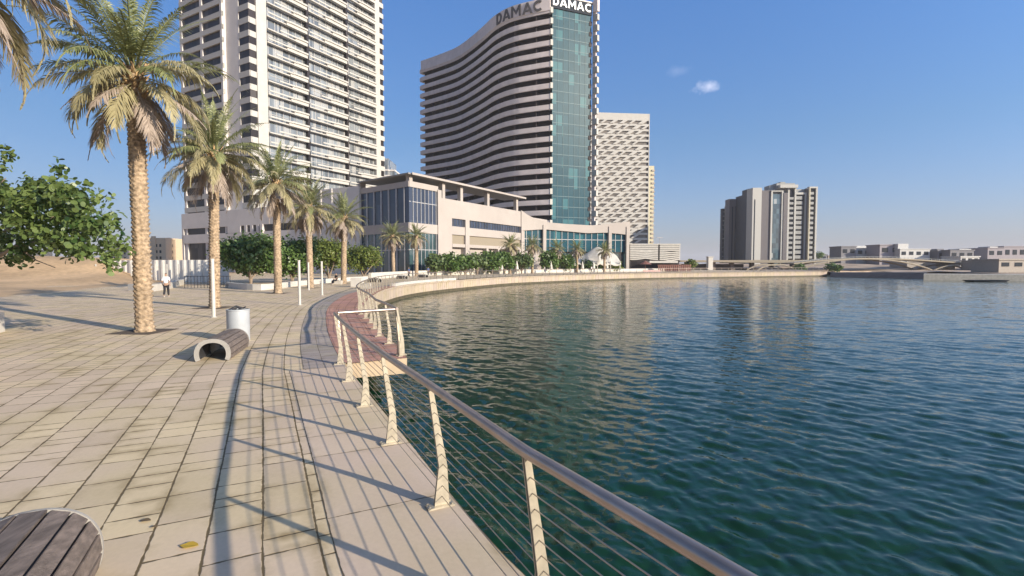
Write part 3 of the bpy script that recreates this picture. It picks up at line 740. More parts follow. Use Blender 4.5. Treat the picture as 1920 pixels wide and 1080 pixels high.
    for i, p in enumerate(Wp):
        a = Vector(Wp[max(i-1, 0)]); b_ = Vector(Wp[min(i+1, len(Wp)-1)]); t = (b_-a).normalized(); nn = Vector((t.y, -t.x))
        X = p[0]/p[1]*960+960; zt_ = zz(ip(prof_t, X), p[1]); zb = zz(ip(prof_b, X), p[1])
        vs += [(p[0]+nn.x*.2, p[1]+nn.y*.2, zb), (p[0]+nn.x*.2, p[1]+nn.y*.2, zt_), (p[0]-nn.x*2, p[1]-nn.y*2, zt_), (p[0]-nn.x*2, p[1]-nn.y*2, zb)]
    k = len(Wp); mb = MB(); mb.add(vs, [(i*4+j, (i+1)*4+j, (i+1)*4+(j+1) % 4, i*4+(j+1) % 4) for i in range(k-1) for j in range(4)]+[(0, 1, 2, 3), ((k-1)*4+3, (k-1)*4+2, (k-1)*4+1, (k-1)*4)])
    mb.build('swept_roof_band', MT['podium'], e)
    gl = MB(); gl.sweepclosed(Wp, [(-.4, 5.6), (-.4, 12.5), (-1.2, 12.5), (-1.2, 5.6)]); gl.build('teal_glazing', MT['g_teal'], e)
    mm = MB()
    for i in range(2, k-1, 2):
        a = Vector(Wp[i]); t = (Vector(Wp[i+1])-a).normalized(); mm.wall(a, t, 0, .12, -.4, -.25, 5.6, 12.4)
    mm.sweepclosed(Wp, [(-.38, 8.9), (-.38, 9.05), (-.3, 9.05), (-.3, 8.9)])
    mm.build('glazing_mullions', MT['frame'], e)
    lw = MB(); lw.sweepclosed(Wp[:int(k*.42)], [(-.1, 0), (-.1, 5.6), (-1.4, 5.6), (-1.4, 0)]); lw.build('ground_wall', MT['podium'], e)
    lw = MB(); lw.sweepclosed(Wp[int(k*.42):], [(-1.3, 0), (-1.3, 5.6), (-1.6, 5.6), (-1.6, 0)]); lw.build('ground_glazing', MT['g_mall'], e)
    for X in (1022, 1140, 1178):
        i = min(range(k), key=lambda j: abs(Wp[j][0]/Wp[j][1]*960+960-X)); i = min(i, k-2); a = Vector(Wp[i]); t = (Vector(Wp[i+1])-a).normalized()
        c = MB(); c.wall(a, t, -.45, .45, -.4, .45, 0, 12.8); c.build('pillar', MT['podium'], e)
    rb = MB(); rb.prism([(Wp[2][0]-1, Wp[2][1]+5), (Wp[-1][0]-1, Wp[-1][1]+5), (Wp[-1][0]-3, Wp[-1][1]+25), (-4, 165)], 0, 11.9); rb.build('rear_block', MT['podium'], e)
podium()
def tent():
    # white draped canopy in front of the swept wing
    V = []; F = []; nx, ny = 40, 10
    x0, x1 = px(1063, 138), px(1163, 138)
    for j in range(ny+1):
        for i in range(nx+1):
            u = i/nx; v = j/ny; X = x0+(x1-x0)*u; Y = 135+v*6+u*2.0
            ridge = 2.8+2.9*math.exp(-((u-.62)/.26)**2)+1.6*math.exp(-((u-.12)/.12)**2)+.8*math.exp(-((u-.92)/.1)**2)
            zt = 2.2+(ridge-1.6)*(v**.8)*1.15-.5*abs(math.sin(u*PI*5))*(1-v)
            V.append((X, Y, zt))
    I = lambda j, i: j*(nx+1)+i
    F = [(I(j, i), I(j, i+1), I(j+1, i+1), I(j+1, i)) for j in range(ny) for i in range(nx)]
    e = empty('tensile_canopy', (px(1113, 138), 138, 0), 'white draped tensile canopy in front of the teal glass wing', 'canopy')
    mb = MB(); mb.add(V, F); o = mb.build('membrane', MT['white_plaster'], e, smooth=True)
    sm = o.modifiers.new('thick', 'SOLIDIFY'); sm.thickness = .12
    for u in (0.02, .3, .55, .8, .98):
        X = x0+(x1-x0)*u; c = MB(); c.tube([(X, 135.2+u*2, 0), (X, 135.2+u*2, 3.0)], .12); c.build('mast', MT['pole'], e)
tent()

# ---- white tower with the slanted lattice
def tower_lattice():
    d = 340; x0, x1 = px(1095, d), px(1217, d)
    e = empty('lattice_tower', ((x0+x1)/2, d, 0), 'white tower with slanting lattice screens right of the teal glass', 'tower')
    TOPz = zz(210, d); A = Vector((1, .10)).normalized(); O = (x0, d); Lg = (x1-x0)
    c = MB(); c.wall(O, A, 0, Lg, -26, -.9, 0, TOPz-1); c.build('recessed_wall', mat('lattice_recess', (.16, .14, .125), .7, var=.4, scale=.3), e)
    t = MB(); t.wall(O, A, -.2, Lg+.2, -26, .05, TOPz-4.6, TOPz); t.build('crown', MT['tower_cream'], e)
    FH = 3.42; z = TOPz-4.6-FH; k = 0
    while z > 4:
        m = MB(); m.wall(O, A, 0, Lg, -.95, 0, z, z+1.35)
        s = -3.0+((k*2.15) % 6.4)
        while s < Lg-1.5:
            wd = 2.7+.9*math.sin(k*1.3+s*.4)
            p0 = max(s, 0); 
            pts = [(s, z+1.3), (s+wd, z+1.3), (s+wd+3.4, z+FH+.05), (s+3.4, z+FH+.05)]
            if s > -.5 and s+wd+3.4 < Lg: m.plate((O[0]+A.y*-.02, O[1]-.3, 0), (A.x, A.y, 0), (0, 0, 1), pts, .5)
            s += 6.4
        m.build('screen_row', MT['tower_cream'], e); z -= FH; k += 1
    sd_ = MB(); sd_.wall(O, A, Lg-.0, Lg+.5, -26, .1, 0, TOPz); sd_.build('side_pier', MT['tower_cream'], e)
    # slimmer yellowish tower behind
    d2 = 420; X0, X1 = px(1208, d2), px(1224, d2); zt_ = zz(311, d2)
    e2 = empty('slim_tower', ((X0+X1)/2, d2, 0), 'narrow yellowish tower just showing behind the lattice tower', 'tower')
    m = MB(); m.box(X0, X1, d2, d2+18, 0, zt_); m.build('wall', mat('yellow_render', (.62, .56, .38), .8), e2)
    z = 6
    m = MB()
    while z < zt_-3: m.box(X1-2.0, X1+.5, d2-.6, d2+17, z, z+1.3); z += 3.4
    m.build('balconies', MT['cream'], e2)
tower_lattice()
def hidden_tower():
    d = 300; x0, x1 = px(700, d), px(741, d); zt_ = zz(297, d)
    e = empty('distant_tower', ((x0+x1)/2, d, 0), 'grey tower just showing between the cream tower and the hotel tower', 'tower')
    m = MB(); m.box(x0, x1-3.2, d, d+20, 0, zt_); m.box(x1-3.2, x1, d+1, d+18, 0, zt_-7); m.build('wall', MT['g_bal'], e)
    m = MB(); z = 10
    while z < zt_-4: m.box(x0, x1-3.1, d-.4, d+20, z, z+.9); m.box(x1-3.2, x1+.3, d+.7, d+18, z, z+.9); z += 3.3
    m.build('floor_bands', MT['tower_grey'], e)
hidden_tower()
# ---- small striped pavilion building and restaurant terrace
def striped_block():
    d = 160; x0, x1 = px(1181, d), px(1275, d); e = empty('striped_pavilion', ((x0+x1)/2, d, 0), 'low white building clad in horizontal louvres beside the restaurant terrace', 'building')
    zt_, zb = zz(457, d), zz(487.5, d); xm = px(1235, d)
    m = MB(); m.box(x0+.2, x1-.2, d+.4, d+14, 0, zt_-.2); m.build('wall', MT['recess_shade'], e)
    for (a, b_, sgn) in ((x0, xm-.25, 1), (xm+.25, x1, -1)):
        lv = MB(); n = 9; h = (zt_-zb)/n
        for k in range(n):
            z = zb+k*h; segs = 14
            for s in range(segs):
                u0 = s/segs; u1 = (s+1)/segs
                f = lambda u: .38*math.exp(-((u-.55)/.22)**2)*(1 if k < 5 else -.2)*sgn*(1.2-k*.15)
                xa, xb = a+(b_-a)*u0, a+(b_-a)*u1; za, zb_ = z+f(u0)*.8, z+f(u1)*.8
                lv.hexa([(xa, d, za), (xb, d, zb_), (xb, d+.35, zb_), (xa, d+.35, za), (xa, d, za+h*.76), (xb, d, zb_+h*.76), (xb, d+.35, zb_+h*.76), (xa, d+.35, za+h*.76)])
        lv.build('louvre_screen', MT['white_plaster'], e)
    m = MB(); m.box(x0, x1, d-.1, d+15, zt_-.25, zt_); m.build('roof', MT['white_plaster'], e)
    # terrace
    e = empty('restaurant_terrace', (px(1225, 150), 150, 0), 'dark restaurant terrace with a pale awning and slatted reddish screen below the louvred building', 'terrace')
    d = 150; m = MB(); m.box(px(1183, d), px(1270, d), d, d+6, 0, 3.0); m.build('shopfront', MT['g_dark'], e)
    m = MB(); m.box(px(1212, d), px(1264, d), d-3.2, d-.05, 2.5, 3.1); m.build('awning', MT['white_plaster'], e)
    rd = mat('reddish_timber', (.22, .10, .075), .7, var=.2); m = MB(); 
    for X in np.arange(px(1225, d), px(1284, d), .55): m.box(X, X+.34, d-5, d-4.8, .1, 1.9)
    m.box(px(1224, d), px(1285, d), d-4.8, d-4.6, 1.6, 2.0)
    m.build('slatted_screen', rd, e)
    m = MB(); m.lathe((px(1203, d), d-4, 0), [(.06, 0), (.06, 2.5), (1.9, 2.1), (.1, 3.1)], 12); m.build('parasol', rd, e)
    m = MB(); m.box(px(1194, d), px(1225, d), d-7.2, d-6.9, 0, .55); m.build('planter_edge', mat('pinkish_render', (.75, .50, .45), .8), e)
    k = MB(); d = 185; k.box(px(1328, d), px(1336.5, d), d, d+2, 0, zz(482, d)); k.box(px(1327, d), px(1337.5, d), d-.2, d+2.2, zz(482, d), zz(481, d)); o = k.build('kiosk', MT['white_plaster'])
    tag(o, 'small white upright kiosk standing in front of the flyover', 'kiosk')
striped_block()

# ---- dark grey apartment block over the water
def block_right():
    d = 300; e = empty('apartment_block', (px(1440, d), d, 0), 'dark grey and white apartment block standing alone beyond the flyover', 'apartment building')
    X = lambda a: px(a, d+4.5)
    dk = mat('block_shaded', (.02, .022, .035), .6, var=.15, scale=.3); md = mat('block_mid', (.12, .108, .115), .7, var=.1); lt = mat('block_light', (.44, .43, .40), .7, var=.05); gr = mat('block_grey', (.30, .30, .29), .7)
    zb = 0
    # receding left face: steps back in depth, bay colours deepened to imitate its shade
    strips = [(1352, 1360, 391, 36, dk), (1360, 1365, 386, 33, lt), (1365, 1389, 373, 27, md), (1389, 1400, 366, 18, dk), (1400, 1408, 354, 10, dk), (1408, 1424, 352, 3, lt), (1424, 1441, 357, 4.5, md)]
    for i, (a, b_, y, dy, mm_) in enumerate(strips):
        D_ = d+dy; dep = [3, 3.5, 6.5, 9.5, 8.5, 7.5, 1.6][i]; m = MB(); m.box(px(a, D_), px(b_, D_)+.3, D_, D_+dep, zb, zz(y, D_)); m.build('wall_bay', mm_, e)
    # slots on the left part
    sl = MB()
    for a, b_, y, dy in ((1370, 1372, 388, 27), (1376, 1378.4, 386, 27), (1382, 1384, 388, 27), (1393, 1396, 376, 18), (1411.5, 1413, 374, 3)):
        D_ = d+dy; sl.box(px(a, D_), px(b_, D_), D_-.15, D_+.1, zb, zz(y, D_))
    sl.build('window_slots', MT['black'], e)
    wz_ = MB()
    for k in range(22):
        D_ = d+36; z = 4+k*2.9
        if z < zz(395, D_): wz_.box(px(1353.2, D_), px(1358.8, D_), D_-.2, D_+.1, z, z+.6)
        D_ = d+33
        if z < zz(392, D_): wz_.box(px(1360.5, D_), px(1364, D_), D_-.2, D_+.1, z, z+1.7)
    wz_.build('end_windows', MT['g_bal'], e)
    # front right part
    m = MB(); m.box(X(1441), X(1527), d+6, d+24, zb, zz(352, d)); m.box(X(1453), X(1487), d+5, d+20, zz(352, d), zz(341, d)); m.build('core', gr, e)
    m = MB(); m.box(X(1445), X(1461), d+4.5, d+6.1, zb, zz(362, d)); m.build('stair_glazing', glass_mat('block_glass', (.07, .11, .13), cell=(1.6, 1.6, 2.9), var=.5, lite=((.34, .36, .36), .82)), e)
    m = MB()
    for a in (1441.5, 1461.2, 1472.6, 1485, 1504.4, 1524.6): m.box(X(a), X(a)+.95, d+3.8, d+6.2, zb, zz({1441.5: 356, 1461.2: 356, 1472.6: 350, 1485: 350, 1504.4: 361, 1524.6: 349}[a], d))
    m.box(X(1441.5), X(1464), d+3.7, d+6.1, zz(357.5, d), zz(355.5, d)); m.box(X(1485), X(1507), d+3.7, d+6.1, zz(363, d), zz(359, d)); m.box(X(1512), X(1527.6), d+3.7, d+6.1, zz(351, d), zz(348, d)); m.box(X(1455), X(1488), d+2, d+6, zz(351, d), zz(345, d))
    m.build('white_frames', lt, e)
    m = MB(); m.box(X(1464.5), X(1472), d+3.5, d+6.1, zb, zz(360, d)); m.box(X(1507), X(1513), d+3.5, d+6.1, zb, zz(351, d)); m.build('grey_bay', md, e)
    m = MB(); m.box(X(1509), X(1511), d+2, d+3.6, zb, zz(352, d)); m.build('tan_fin', mat('tan_fin', (.5, .45, .33), .7), e)
    m = MB(); m.box(X(1475), X(1485), d+5, d+6.05, zb, zz(352, d)); m.box(X(1513), X(1524.6), d+5, d+6.05, zb, zz(351, d)); m.box(X(1488), X(1504.4), d+5, d+6.05, zb, zz(363, d)); m.build('balcony_recess', MT['g_dark'], e)
    for k in range(16):
        z = 2.5+k*2.9; m = MB()
        if z < zz(372, d): m.box(X(1474.6), X(1483.5), d+4.0, d+5.1, z, z+1.35); m.box(X(1488), X(1500.5), d+4.1, d+5.1, z, z+1.9)
        if z < zz(376, d)+6: m.box(X(1513), X(1521), d+4.0, d+5.1, z, z+1.5)
        m.build('balcony', gr, e)
    m = MB(); m.box(X(1443), X(1453), d+7, d+12, zz(352, d), zz(344, d)); m.box(X(1465), X(1474), d+8, d+12, zz(341, d), zz(337, d)); m.box(X(1424)+1, X(1431), d+8, d+14, zz(357, d), zz(352, d)); m.build('roof_plant', gr, e)
block_right()

# ---- flyover and arched bridge
def bridges():
    tanm = mat('bridge_concrete', (.34, .29, .215), .8, var=.08); shd = mat('bridge_concrete_shaded', (.20, .16, .14), .9)  # second concrete is a darker copy, under-deck shade put into its colour
    d = 215; e = empty('flyover', (px(1400, d), d, 0), 'long low tan flyover deck crossing in front of the dark apartment block', 'bridge')
    m = MB(); m.hexa([(px(1275, d), d, zz(491, d)), (px(1500, d), d-6, zz(493.5, d)), (px(1500, d), d+9, zz(493.5, d)), (px(1275, d), d+12, zz(491, d)), (px(1275, d), d, zz(488, d)), (px(1500, d), d-6, zz(487.5, d)), (px(1500, d), d+9, zz(487.5, d)), (px(1275, d), d+12, zz(488, d))]); m.build('deck', tanm, e)
    for a in (1290, 1340, 1375, 1413, 1450, 1490):
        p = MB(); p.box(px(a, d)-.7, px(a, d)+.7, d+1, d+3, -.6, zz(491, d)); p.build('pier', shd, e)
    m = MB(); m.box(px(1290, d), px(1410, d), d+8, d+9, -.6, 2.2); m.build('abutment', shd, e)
    d = 200; e = empty('arched_bridge', (px(1600, d), d, 0), 'shallow arched road bridge with slender tan arches near the far villas', 'bridge')
    top = [(1488, 493), (1520, 489.5), (1560, 486), (1610, 483.5), (1660, 483.5), (1720, 486), (1780, 490), (1840, 494.5), (1885, 497), (1930, 499)]
    vs = []; k = len(top)
    for a, y in top:
        zt_ = zz(y, d); x = px(a, d); vs += [(x, d, zt_-.5), (x, d, zt_), (x, d+10, zt_), (x, d+10, zt_-.5)]
    m = MB(); m.add(vs, [(i*4+j, (i+1)*4+j, (i+1)*4+(j+1) % 4, i*4+(j+1) % 4) for i in range(k-1) for j in range(4)]+[(0, 1, 2, 3), (4*k-1, 4*k-2, 4*k-3, 4*k-4)]); m.build('deck', tanm, e)
    pr = MB(); vs = []
    for a, y in top:
        zt_ = zz(y, d); x = px(a, d); vs += [(x, d-.05, zt_+.45), (x, d-.05, zt_+.55), (x, d+.05, zt_+.55), (x, d+.05, zt_+.45)]
    pr.add(vs, [(i*4+j, (i+1)*4+j, (i+1)*4+(j+1) % 4, i*4+(j+1) % 4) for i in range(k-1) for j in range(4)])
    for i in range(60): 
        a = 1490+i*7.3; y = np.interp(a, [q[0] for q in top], [q[1] for q in top]); pr.box(px(a, d)-.05, px(a, d)+.05, d-.05, d+.05, zz(y, d), zz(y, d)+.5)
    pr.build('parapet_rail', mat('bridge_rail', (.36, .38, .38), .5), e)
    for a0, a1, ya in ((1418, 1492, 496), (1492, 1748, 485.5), (1748, 1850, 496.5)):
        for dy in (-.3, 8.5):
            pts = []
            for i in range(25):
                u = i/24; a = a0+(a1-a0)*u; y = 508-(508-ya)*(1-(2*u-1)**2)**.85
                pts.append((px(a, d), d+dy, zz(y, d)))
            ar = MB(); ar.tube(pts, .3, 6); ar.build('arch_rib', tanm, e)
bridges()

# ---- villas and low buildings on the far shore
vm = [mat('villa_white', (.56, .55, .53), .8, var=.1), mat('villa_grey', (.20, .195, .21), .8, var=.12), mat('villa_tan', (.40, .35, .30), .85, var=.12), mat('villa_mauve', (.32, .29, .31), .85, var=.1)]
def villa(x0, x1, yt, yb, d, mi, label, wins=3, extra=None):
    X0, X1 = px(x0, d), px(x1, d); zt_, zb = zz(yt, d), max(zz(yb, d), -.6)
    e = empty('villa', ((X0+X1)/2, d, zb), label, 'villa', 'villas along the far shore')
    w_ = X1-X0; h = zt_-zb
    m = MB(); m.box(X0, X1, d, d+10, min(zb, -.55), zt_); m.build('wall', vm[mi], e)
    m = MB(); m.box(X0-.3, X1+.3, d-.3, d+10.3, zt_, zt_+.45); m.build('roof', vm[mi], e)
    for i in range(wins):
        c = X0+w_*(i+.5)/wins; wf = MB(); wf.box(c-w_/wins*.28, c+w_/wins*.28, d-.12, d+.2, zb+h*.5, zb+h*.82); wf.build('window', MT['black'], e)
    if extra:
        m = MB(); m.box(X0+w_*extra[0], X0+w_*extra[1], d+1.5, d+8, zt_+.45, zt_+extra[2]); m.build('upper_storey', vm[extra[3]], e)
VL = [(1576, 1604, 463, 486, 270, 1, 'dark flat roofed villa left of the pale one behind the bridge', 2, None), (1604, 1647, 466, 486, 275, 0, 'long pale villa beside the dark flat roofed one', 3, (.0, .5, 1.5, 0)),
      (1648, 1687, 460, 486, 262, 3, 'tall grey mauve villa block above the arched bridge', 2, None), (1686, 1742, 468, 488, 258, 0, 'white framed villa with big windows right of the tall grey block', 4, (0, .35, 3.0, 0)),
      (1757, 1783, 471, 490, 255, 1, 'small dark villa right of the white framed one', 2, (.1, .6, 1.2, 1)), (1780, 1824, 470, 492, 250, 1, 'grey villa with a white roof terrace', 3, (.5, 1, .9, 0)),
      (1800, 1835, 482, 495, 225, 0, 'low white villa in front of the grey terrace one', 3, None), (1826, 1852, 467, 490, 262, 0, 'pale tall villa near the right edge', 2, None),
      (1850, 1880, 466, 490, 252, 3, 'brownish villa with a white bay', 2, (.3, .8, 1.0, 0)), (1880, 1935, 463, 492, 256, 3, 'large brown villa at the right edge of the shore', 4, None),
      (1845, 1872, 490, 505, 190, 2, 'low tan shed by the end of the arched bridge', 2, None), (1872, 1945, 488, 511, 165, 2, 'long low wall-like building at the right edge', 3, None)]
for a in VL: villa(*a)
for i, (a, b_, y, d, mi) in enumerate([(1528, 1550, 478, 330, 1), (1552, 1574, 480, 330, 2), (1742, 1758, 477, 300, 2), (1700, 1730, 492, 215, 2), (1755, 1790, 494, 210, 0)]):
    villa(a, b_, y, 492, d, mi, ['small dark rooftop house right of the apartment block', 'low tan house left of the dark villa', 'low tan house between two villa groups', 'low tan shed seen under the arched bridge', 'small white shed under the bridge end'][i], 2)
# embankments
m = MB(); m.hexa([(px(1556, 146), 146, -1.8), (px(1738, 128), 128, -1.8), (px(1738, 140), 140, -1.8), (px(1556, 158), 158, -1.8), (px(1560, 149), 149, -.3), (px(1738, 131), 131, .0), (px(1738, 140), 140, .0), (px(1556, 158), 158, -.3)])
o = m.build('embankment', mat('dark_rock', (.035, .037, .05), .9, var=.3, scale=.8)); tag(o, 'dark stone embankment along the water under the arched bridge', 'embankment')
m = MB(); m.hexa([(px(1732, 116), 116, -1.8), (px(2050, 106), 106, -1.8), (px(2050, 112), 112, -1.8), (px(1732, 124), 124, -1.8), (px(1732, 116), 116, -.1), (px(2050, 106), 106, -.1), (px(2050, 112), 112, -.1), (px(1732, 124), 124, -.1)])
m.build('far_quay', MT['concrete']); st(bpy.data.objects['far_quay'])
m = MB(); m.hexa([(px(1812, 108), 106, -1.6), (px(1876, 106), 105, -1.6), (px(1880, 106), 107, -1.6), (px(1815, 108), 108, -1.6), (px(1806, 108), 105.6, -1.15), (px(1884, 106), 104.8, -1.1), (px(1884, 106), 107.4, -1.1), (px(1806, 108), 108.4, -1.15)])
m2 = m.build('pontoon', MT['black']); tag(m2, 'dark low floating pontoon by the far right quay', 'pontoon')
# sandy rise behind the bridge
X, Y = np.meshgrid(np.linspace(100, 420, 60), np.linspace(175, 330, 30))
Z = -.62+np.clip((Y-200)/45, 0, 1)*2.6+.5*np.sin(X*.11)*np.sin(Y*.09)+.3*np.sin(X*.31)
I = np.arange(X.size).reshape(X.shape)
st(np_obj('far_terrain', np.stack([X, Y, Z], -1).reshape(-1, 3), np.stack([I[:-1, :-1], I[:-1, 1:], I[1:, 1:], I[1:, :-1]], -1).reshape(-1, 4), bpy.data.materials['far_ground'], smooth=True))
# tan apartment blocks far left
def far_flats():
    for i, (a, b_, y, d, lab) in enumerate([(283, 312, 446, 250, 'tan apartment block nearest the big palm trunk'), (312, 331, 449, 255, 'tan apartment block with dark balcony column, middle of the far row'), (331, 347, 452, 262, 'tan apartment block at the right end of the far row'), (205, 238, 462, 280, 'tan apartment block behind the round leaved tree'), (20, 60, 468, 300, 'low tan apartment block far behind the sand mound')]):
        X0, X1 = px(a, d), px(b_, d); zt_ = zz(y, d); e = empty('apartment_building', ((X0+X1)/2, d, 0), lab, 'apartment building', 'tan apartment blocks far left')
        m = MB(); m.box(X0, X1, d, d+14, 0, zt_); m.box(X0+1, X0+3, d-.5, d+.1, 0, zt_+.8); m.build('wall', mat('flats_tan', (.66, .50, .34), .85), e)
        z = 1.5
        while z < zt_-1.5:
            w_ = MB()
            for s in np.arange(X0+.8, X1-1.2, 1.9): w_.box(s, s+.9, d-.08, d+.2, z, z+1.4)
            w_.build('window_row', MT['g_dark'], e); z += 3
far_flats()
# ---------------------------------------------------------------- railings
def railing(pts, label, group, z0=0.0, name='cable_railing', extra_pts=None, plates=True, ncab=10, cabr=.0042, endk=None):
    """pts: posts (x,y) in order; outward side is to the right of travel"""
    pts = [Vector(p) for p in pts]; n = len(pts)
    e = empty(name, (pts[0].x, pts[0].y, z0), label, 'railing', group)
    nrm = []
    for i in range(n):
        t = (pts[min(i+1, n-1)]-pts[max(i-1, 0)]).normalized(); nrm.append(Vector((t.y, -t.x)))
    H = 1.09
    def cx(z):      # centre of the bent post at height z
        return .01+(.02)*z/.38 if z < .38 else .03-(.115)*(z-.38)/(H-.38)
    hr = MB(); path = [(pts[i].x+nrm[i].x*(-.085), pts[i].y+nrm[i].y*(-.085), z0+1.12) for i in range(n)]
    if extra_pts: path = [extra_pts[0]]*0+path
    hr.tube(path, .036, 12); hr.build('handrail', MT['rail_steel'], e, smooth=True)
    poly = [(-.055, .02), (.085, .02), (.066, .38), (-.062, 1.095), (-.104, 1.095), (-.012, .38)]
    for i in range(n):
        o_ = Vector((pts[i].x, pts[i].y, z0)); nn = Vector((nrm[i].x, nrm[i].y, 0)); tt = Vector((-nrm[i].y, nrm[i].x, 0))
        m = MB()
        for s in (-.012, .012): m.plate(o_+tt*s, nn, (0, 0, 1), poly, .009)
        m.plate(o_, nn, (0, 0, 1), [(0, .3), (.05, .3), (.04, .46), (0, .46)], .02)
        post = m.build('post', MT['post_steel'], e, bevel=0)
        if plates:
            b = MB(); a = nn*.125; c = tt*.055
            q = [o_-a-c, o_+a-c, o_+a+c, o_-a+c]
            b.hexa([(v.x, v.y, z0+.005) for v in q]+[(v.x, v.y, z0+.022) for v in q])
            for sa in (-.105, .105):
                for sc in (-.035, .035): b.lathe((o_.x+nn.x*sa+tt.x*sc, o_.y+nn.y*sa+tt.y*sc, z0+.02), [(.012, 0), (.012, .014)], 8)
            b.build('base_plate', MT['post_steel'], post)
    for k in range(ncab):
        z = .10+k*.097; c_ = MB()
        c_.tube([(pts[i].x+nrm[i].x*cx(z), pts[i].y+nrm[i].y*cx(z), z0+z) for i in range(n)], cabr, 5); c_.build('cable', MT['cable'], e, smooth=True)
    return e
ny_ = [4.64, 6.27, 7.9, 9.55, 11.1]
railing([(10.6, -9.6), (9.3, -8.3), (8.0, -6.9), (6.75, -5.6), (5.5, -4.2), (4.3, -2.85), (3.15, -1.45), (2.08, 0), (1.06, 1.42), (.154, 2.94)]+[(-.654, 4.55), (-1.49, 6.18), (-2.286, 7.83), (-3.07, 9.52), (-3.78, 11.14)], 'steel cable railing with bent plate posts along the near quay edge', None)
# cross rail closing the viewing platform
railing([(-3.80, 11.22), (-2.72, 12.15)], 'short cross section of cable railing at the near end of the viewing platform', None)
Qi = [Vector(q) for q in Q]
pf = [(-2.72, 12.2)]+[(x-.18, y-.04) for x, y in ((-3.2, 14.0), (-3.85, 15.45), (-4.45, 17.2), (-5.05, 18.9))]
qq = resample([(-5.05, 18.9)]+[(x-.2, y) for x, y in Q_pts[5:8]]+[(-11.5, 46.7), (-11.1, 58), (-7.9, 70.2)], 1.8)
railing([(-2.66, 12.2)]+pf[1:]+qq[1:], 'cable railing round the viewing platform and the inner bend of the quay', None, cabr=.005, z0=.01)
qf = resample([(x-.25, y+.5) for x, y in ((-7.3, 71.8), (2, 92), (30, 121), (57.6, 135), (75, 143.2), (92, 150.5))], 2.4)
railing(qf, 'long distant cable railing along the far curving quay', None, plates=False, ncab=6, cabr=.014)

# ---------------------------------------------------------------- benches, bin, poles
def bench(loc, ang, L=1.9, label='', group='arched timber slat benches'):
    """inverted-U bench: concrete hoops and timber slats; local +y is the axis"""
    e = empty('slat_bench', (loc[0], loc[1], 0), label, 'bench', group)
    a0, a1 = math.radians(-28), math.radians(208); R = .36; cz = .165
    def hoop(y0, y1, r0, r1):
        m = MB(); n = 28; vs = []
        for i in range(n+1):
            a = a0+(a1-a0)*i/n
            k = 1.0 if r0 is None else 1.0
            for (r, y) in ((r0, y0), (r1, y0), (r1, y1), (r0, y1)):
                ex = math.copysign(abs(math.cos(a))**.86, math.cos(a)); ez = math.copysign(abs(math.sin(a))**.92, math.sin(a))
                vs.append((r*ex, y, max(cz+r*.93*ez, .004)))
        fs = [(i*4+j, (i+1)*4+j, (i+1)*4+(j+1) % 4, i*4+(j+1) % 4) for i in range(n) for j in range(4)]+[(0, 1, 2, 3), (4*n+3, 4*n+2, 4*n+1, 4*n)]
        m.add(vs, fs); return m
    def place(m):
        c, s = math.cos(ang), math.sin(ang); m.v = [(loc[0]+x*c-y*s, loc[1]+x*s+y*c, z) for x, y, z in m.v]; return m
    place(hoop(-L/2, -L/2+.03, .275, .37)).build('end_hoop', MT['bench_concrete'], e, smooth=True)
    place(hoop(L/2-.03, L/2, .275, .37)).build('end_hoop', MT['bench_concrete'], e, smooth=True)
    place(hoop(-.05, .05, .29, .335)).build('middle_rib', MT['dark'], e)
    sh_ = MB(); n = 24; vs = []
    for i in range(n+1):
        a = a0+.05+(a1-a0-.1)*i/n; ex = math.copysign(abs(math.cos(a))**.86, math.cos(a)); ez = math.copysign(abs(math.sin(a))**.92, math.sin(a))
        for r in (.315, .332):
            for y in (-L/2+.03, L/2-.03): vs.append((r*ex, y, max(cz+r*.93*ez, .006)))
    sh_.add(vs, [f_ for i in range(n) for f_ in ((i*4, i*4+1, i*4+5, i*4+4), (i*4+2, i*4+6, i*4+7, i*4+3), (i*4, i*4+4, i*4+6, i*4+2), (i*4+1, i*4+3, i*4+7, i*4+5))])
    place(sh_).build('gap_dark_liner', MT['dark'], e)  # dark liner added so the gaps between slats read as shade
    ns = 11; rr = random.Random(int(loc[1]*100))
    for i in range(ns):
        a = a0+.06+(a1-a0-.12)*(i+.5)/ns; hw = (a1-a0-.12)/ns*.44
        vs = []
        for (aa, r) in ((a-hw, .338), (a-hw, .368), (a+hw, .368), (a+hw, .338)):
            ex = math.copysign(abs(math.cos(aa))**.86, math.cos(aa)); ez = math.copysign(abs(math.sin(aa))**.92, math.sin(aa))
            vs.append((r*ex, cz+r*.93*ez))
        m = MB(); j1, j2 = rr.uniform(-.004, .004), rr.uniform(-.004, .004)
        m.add([(x, -L/2+.028, max(z+j1, .01)) for x, z in vs]+[(x, L/2-.028, max(z+j2, .01)) for x, z in vs], [(0, 1, 2, 3), (7, 6, 5, 4), (0, 4, 5, 1), (1, 5, 6, 2), (2, 6, 7, 3), (3, 7, 4, 0)])
        place(m).build('slat', MT['wood'], e, bevel=.004)
    return e
ba = math.atan2(.44, .9)
b2 = bench((-7.05, 12.45), math.atan2(.55, 1.9), 2.0, 'arched timber bench with a pale end hoop beside the grey litter bin')
bench((-2.86, 2.58), ba, 1.95, 'arched timber slat bench cut off by the bottom left corner')
for (x, y, d, lab) in ((712, 0, 62, 'distant bench nearest the white concrete block on the far bend'), (762, 0, 76, 'distant bench behind the pale quay parapet'), (800, 0, 84, 'farthest bench along the curving promenade')):
    bench((px(x, d)-.6, d), .9, 1.9, lab)
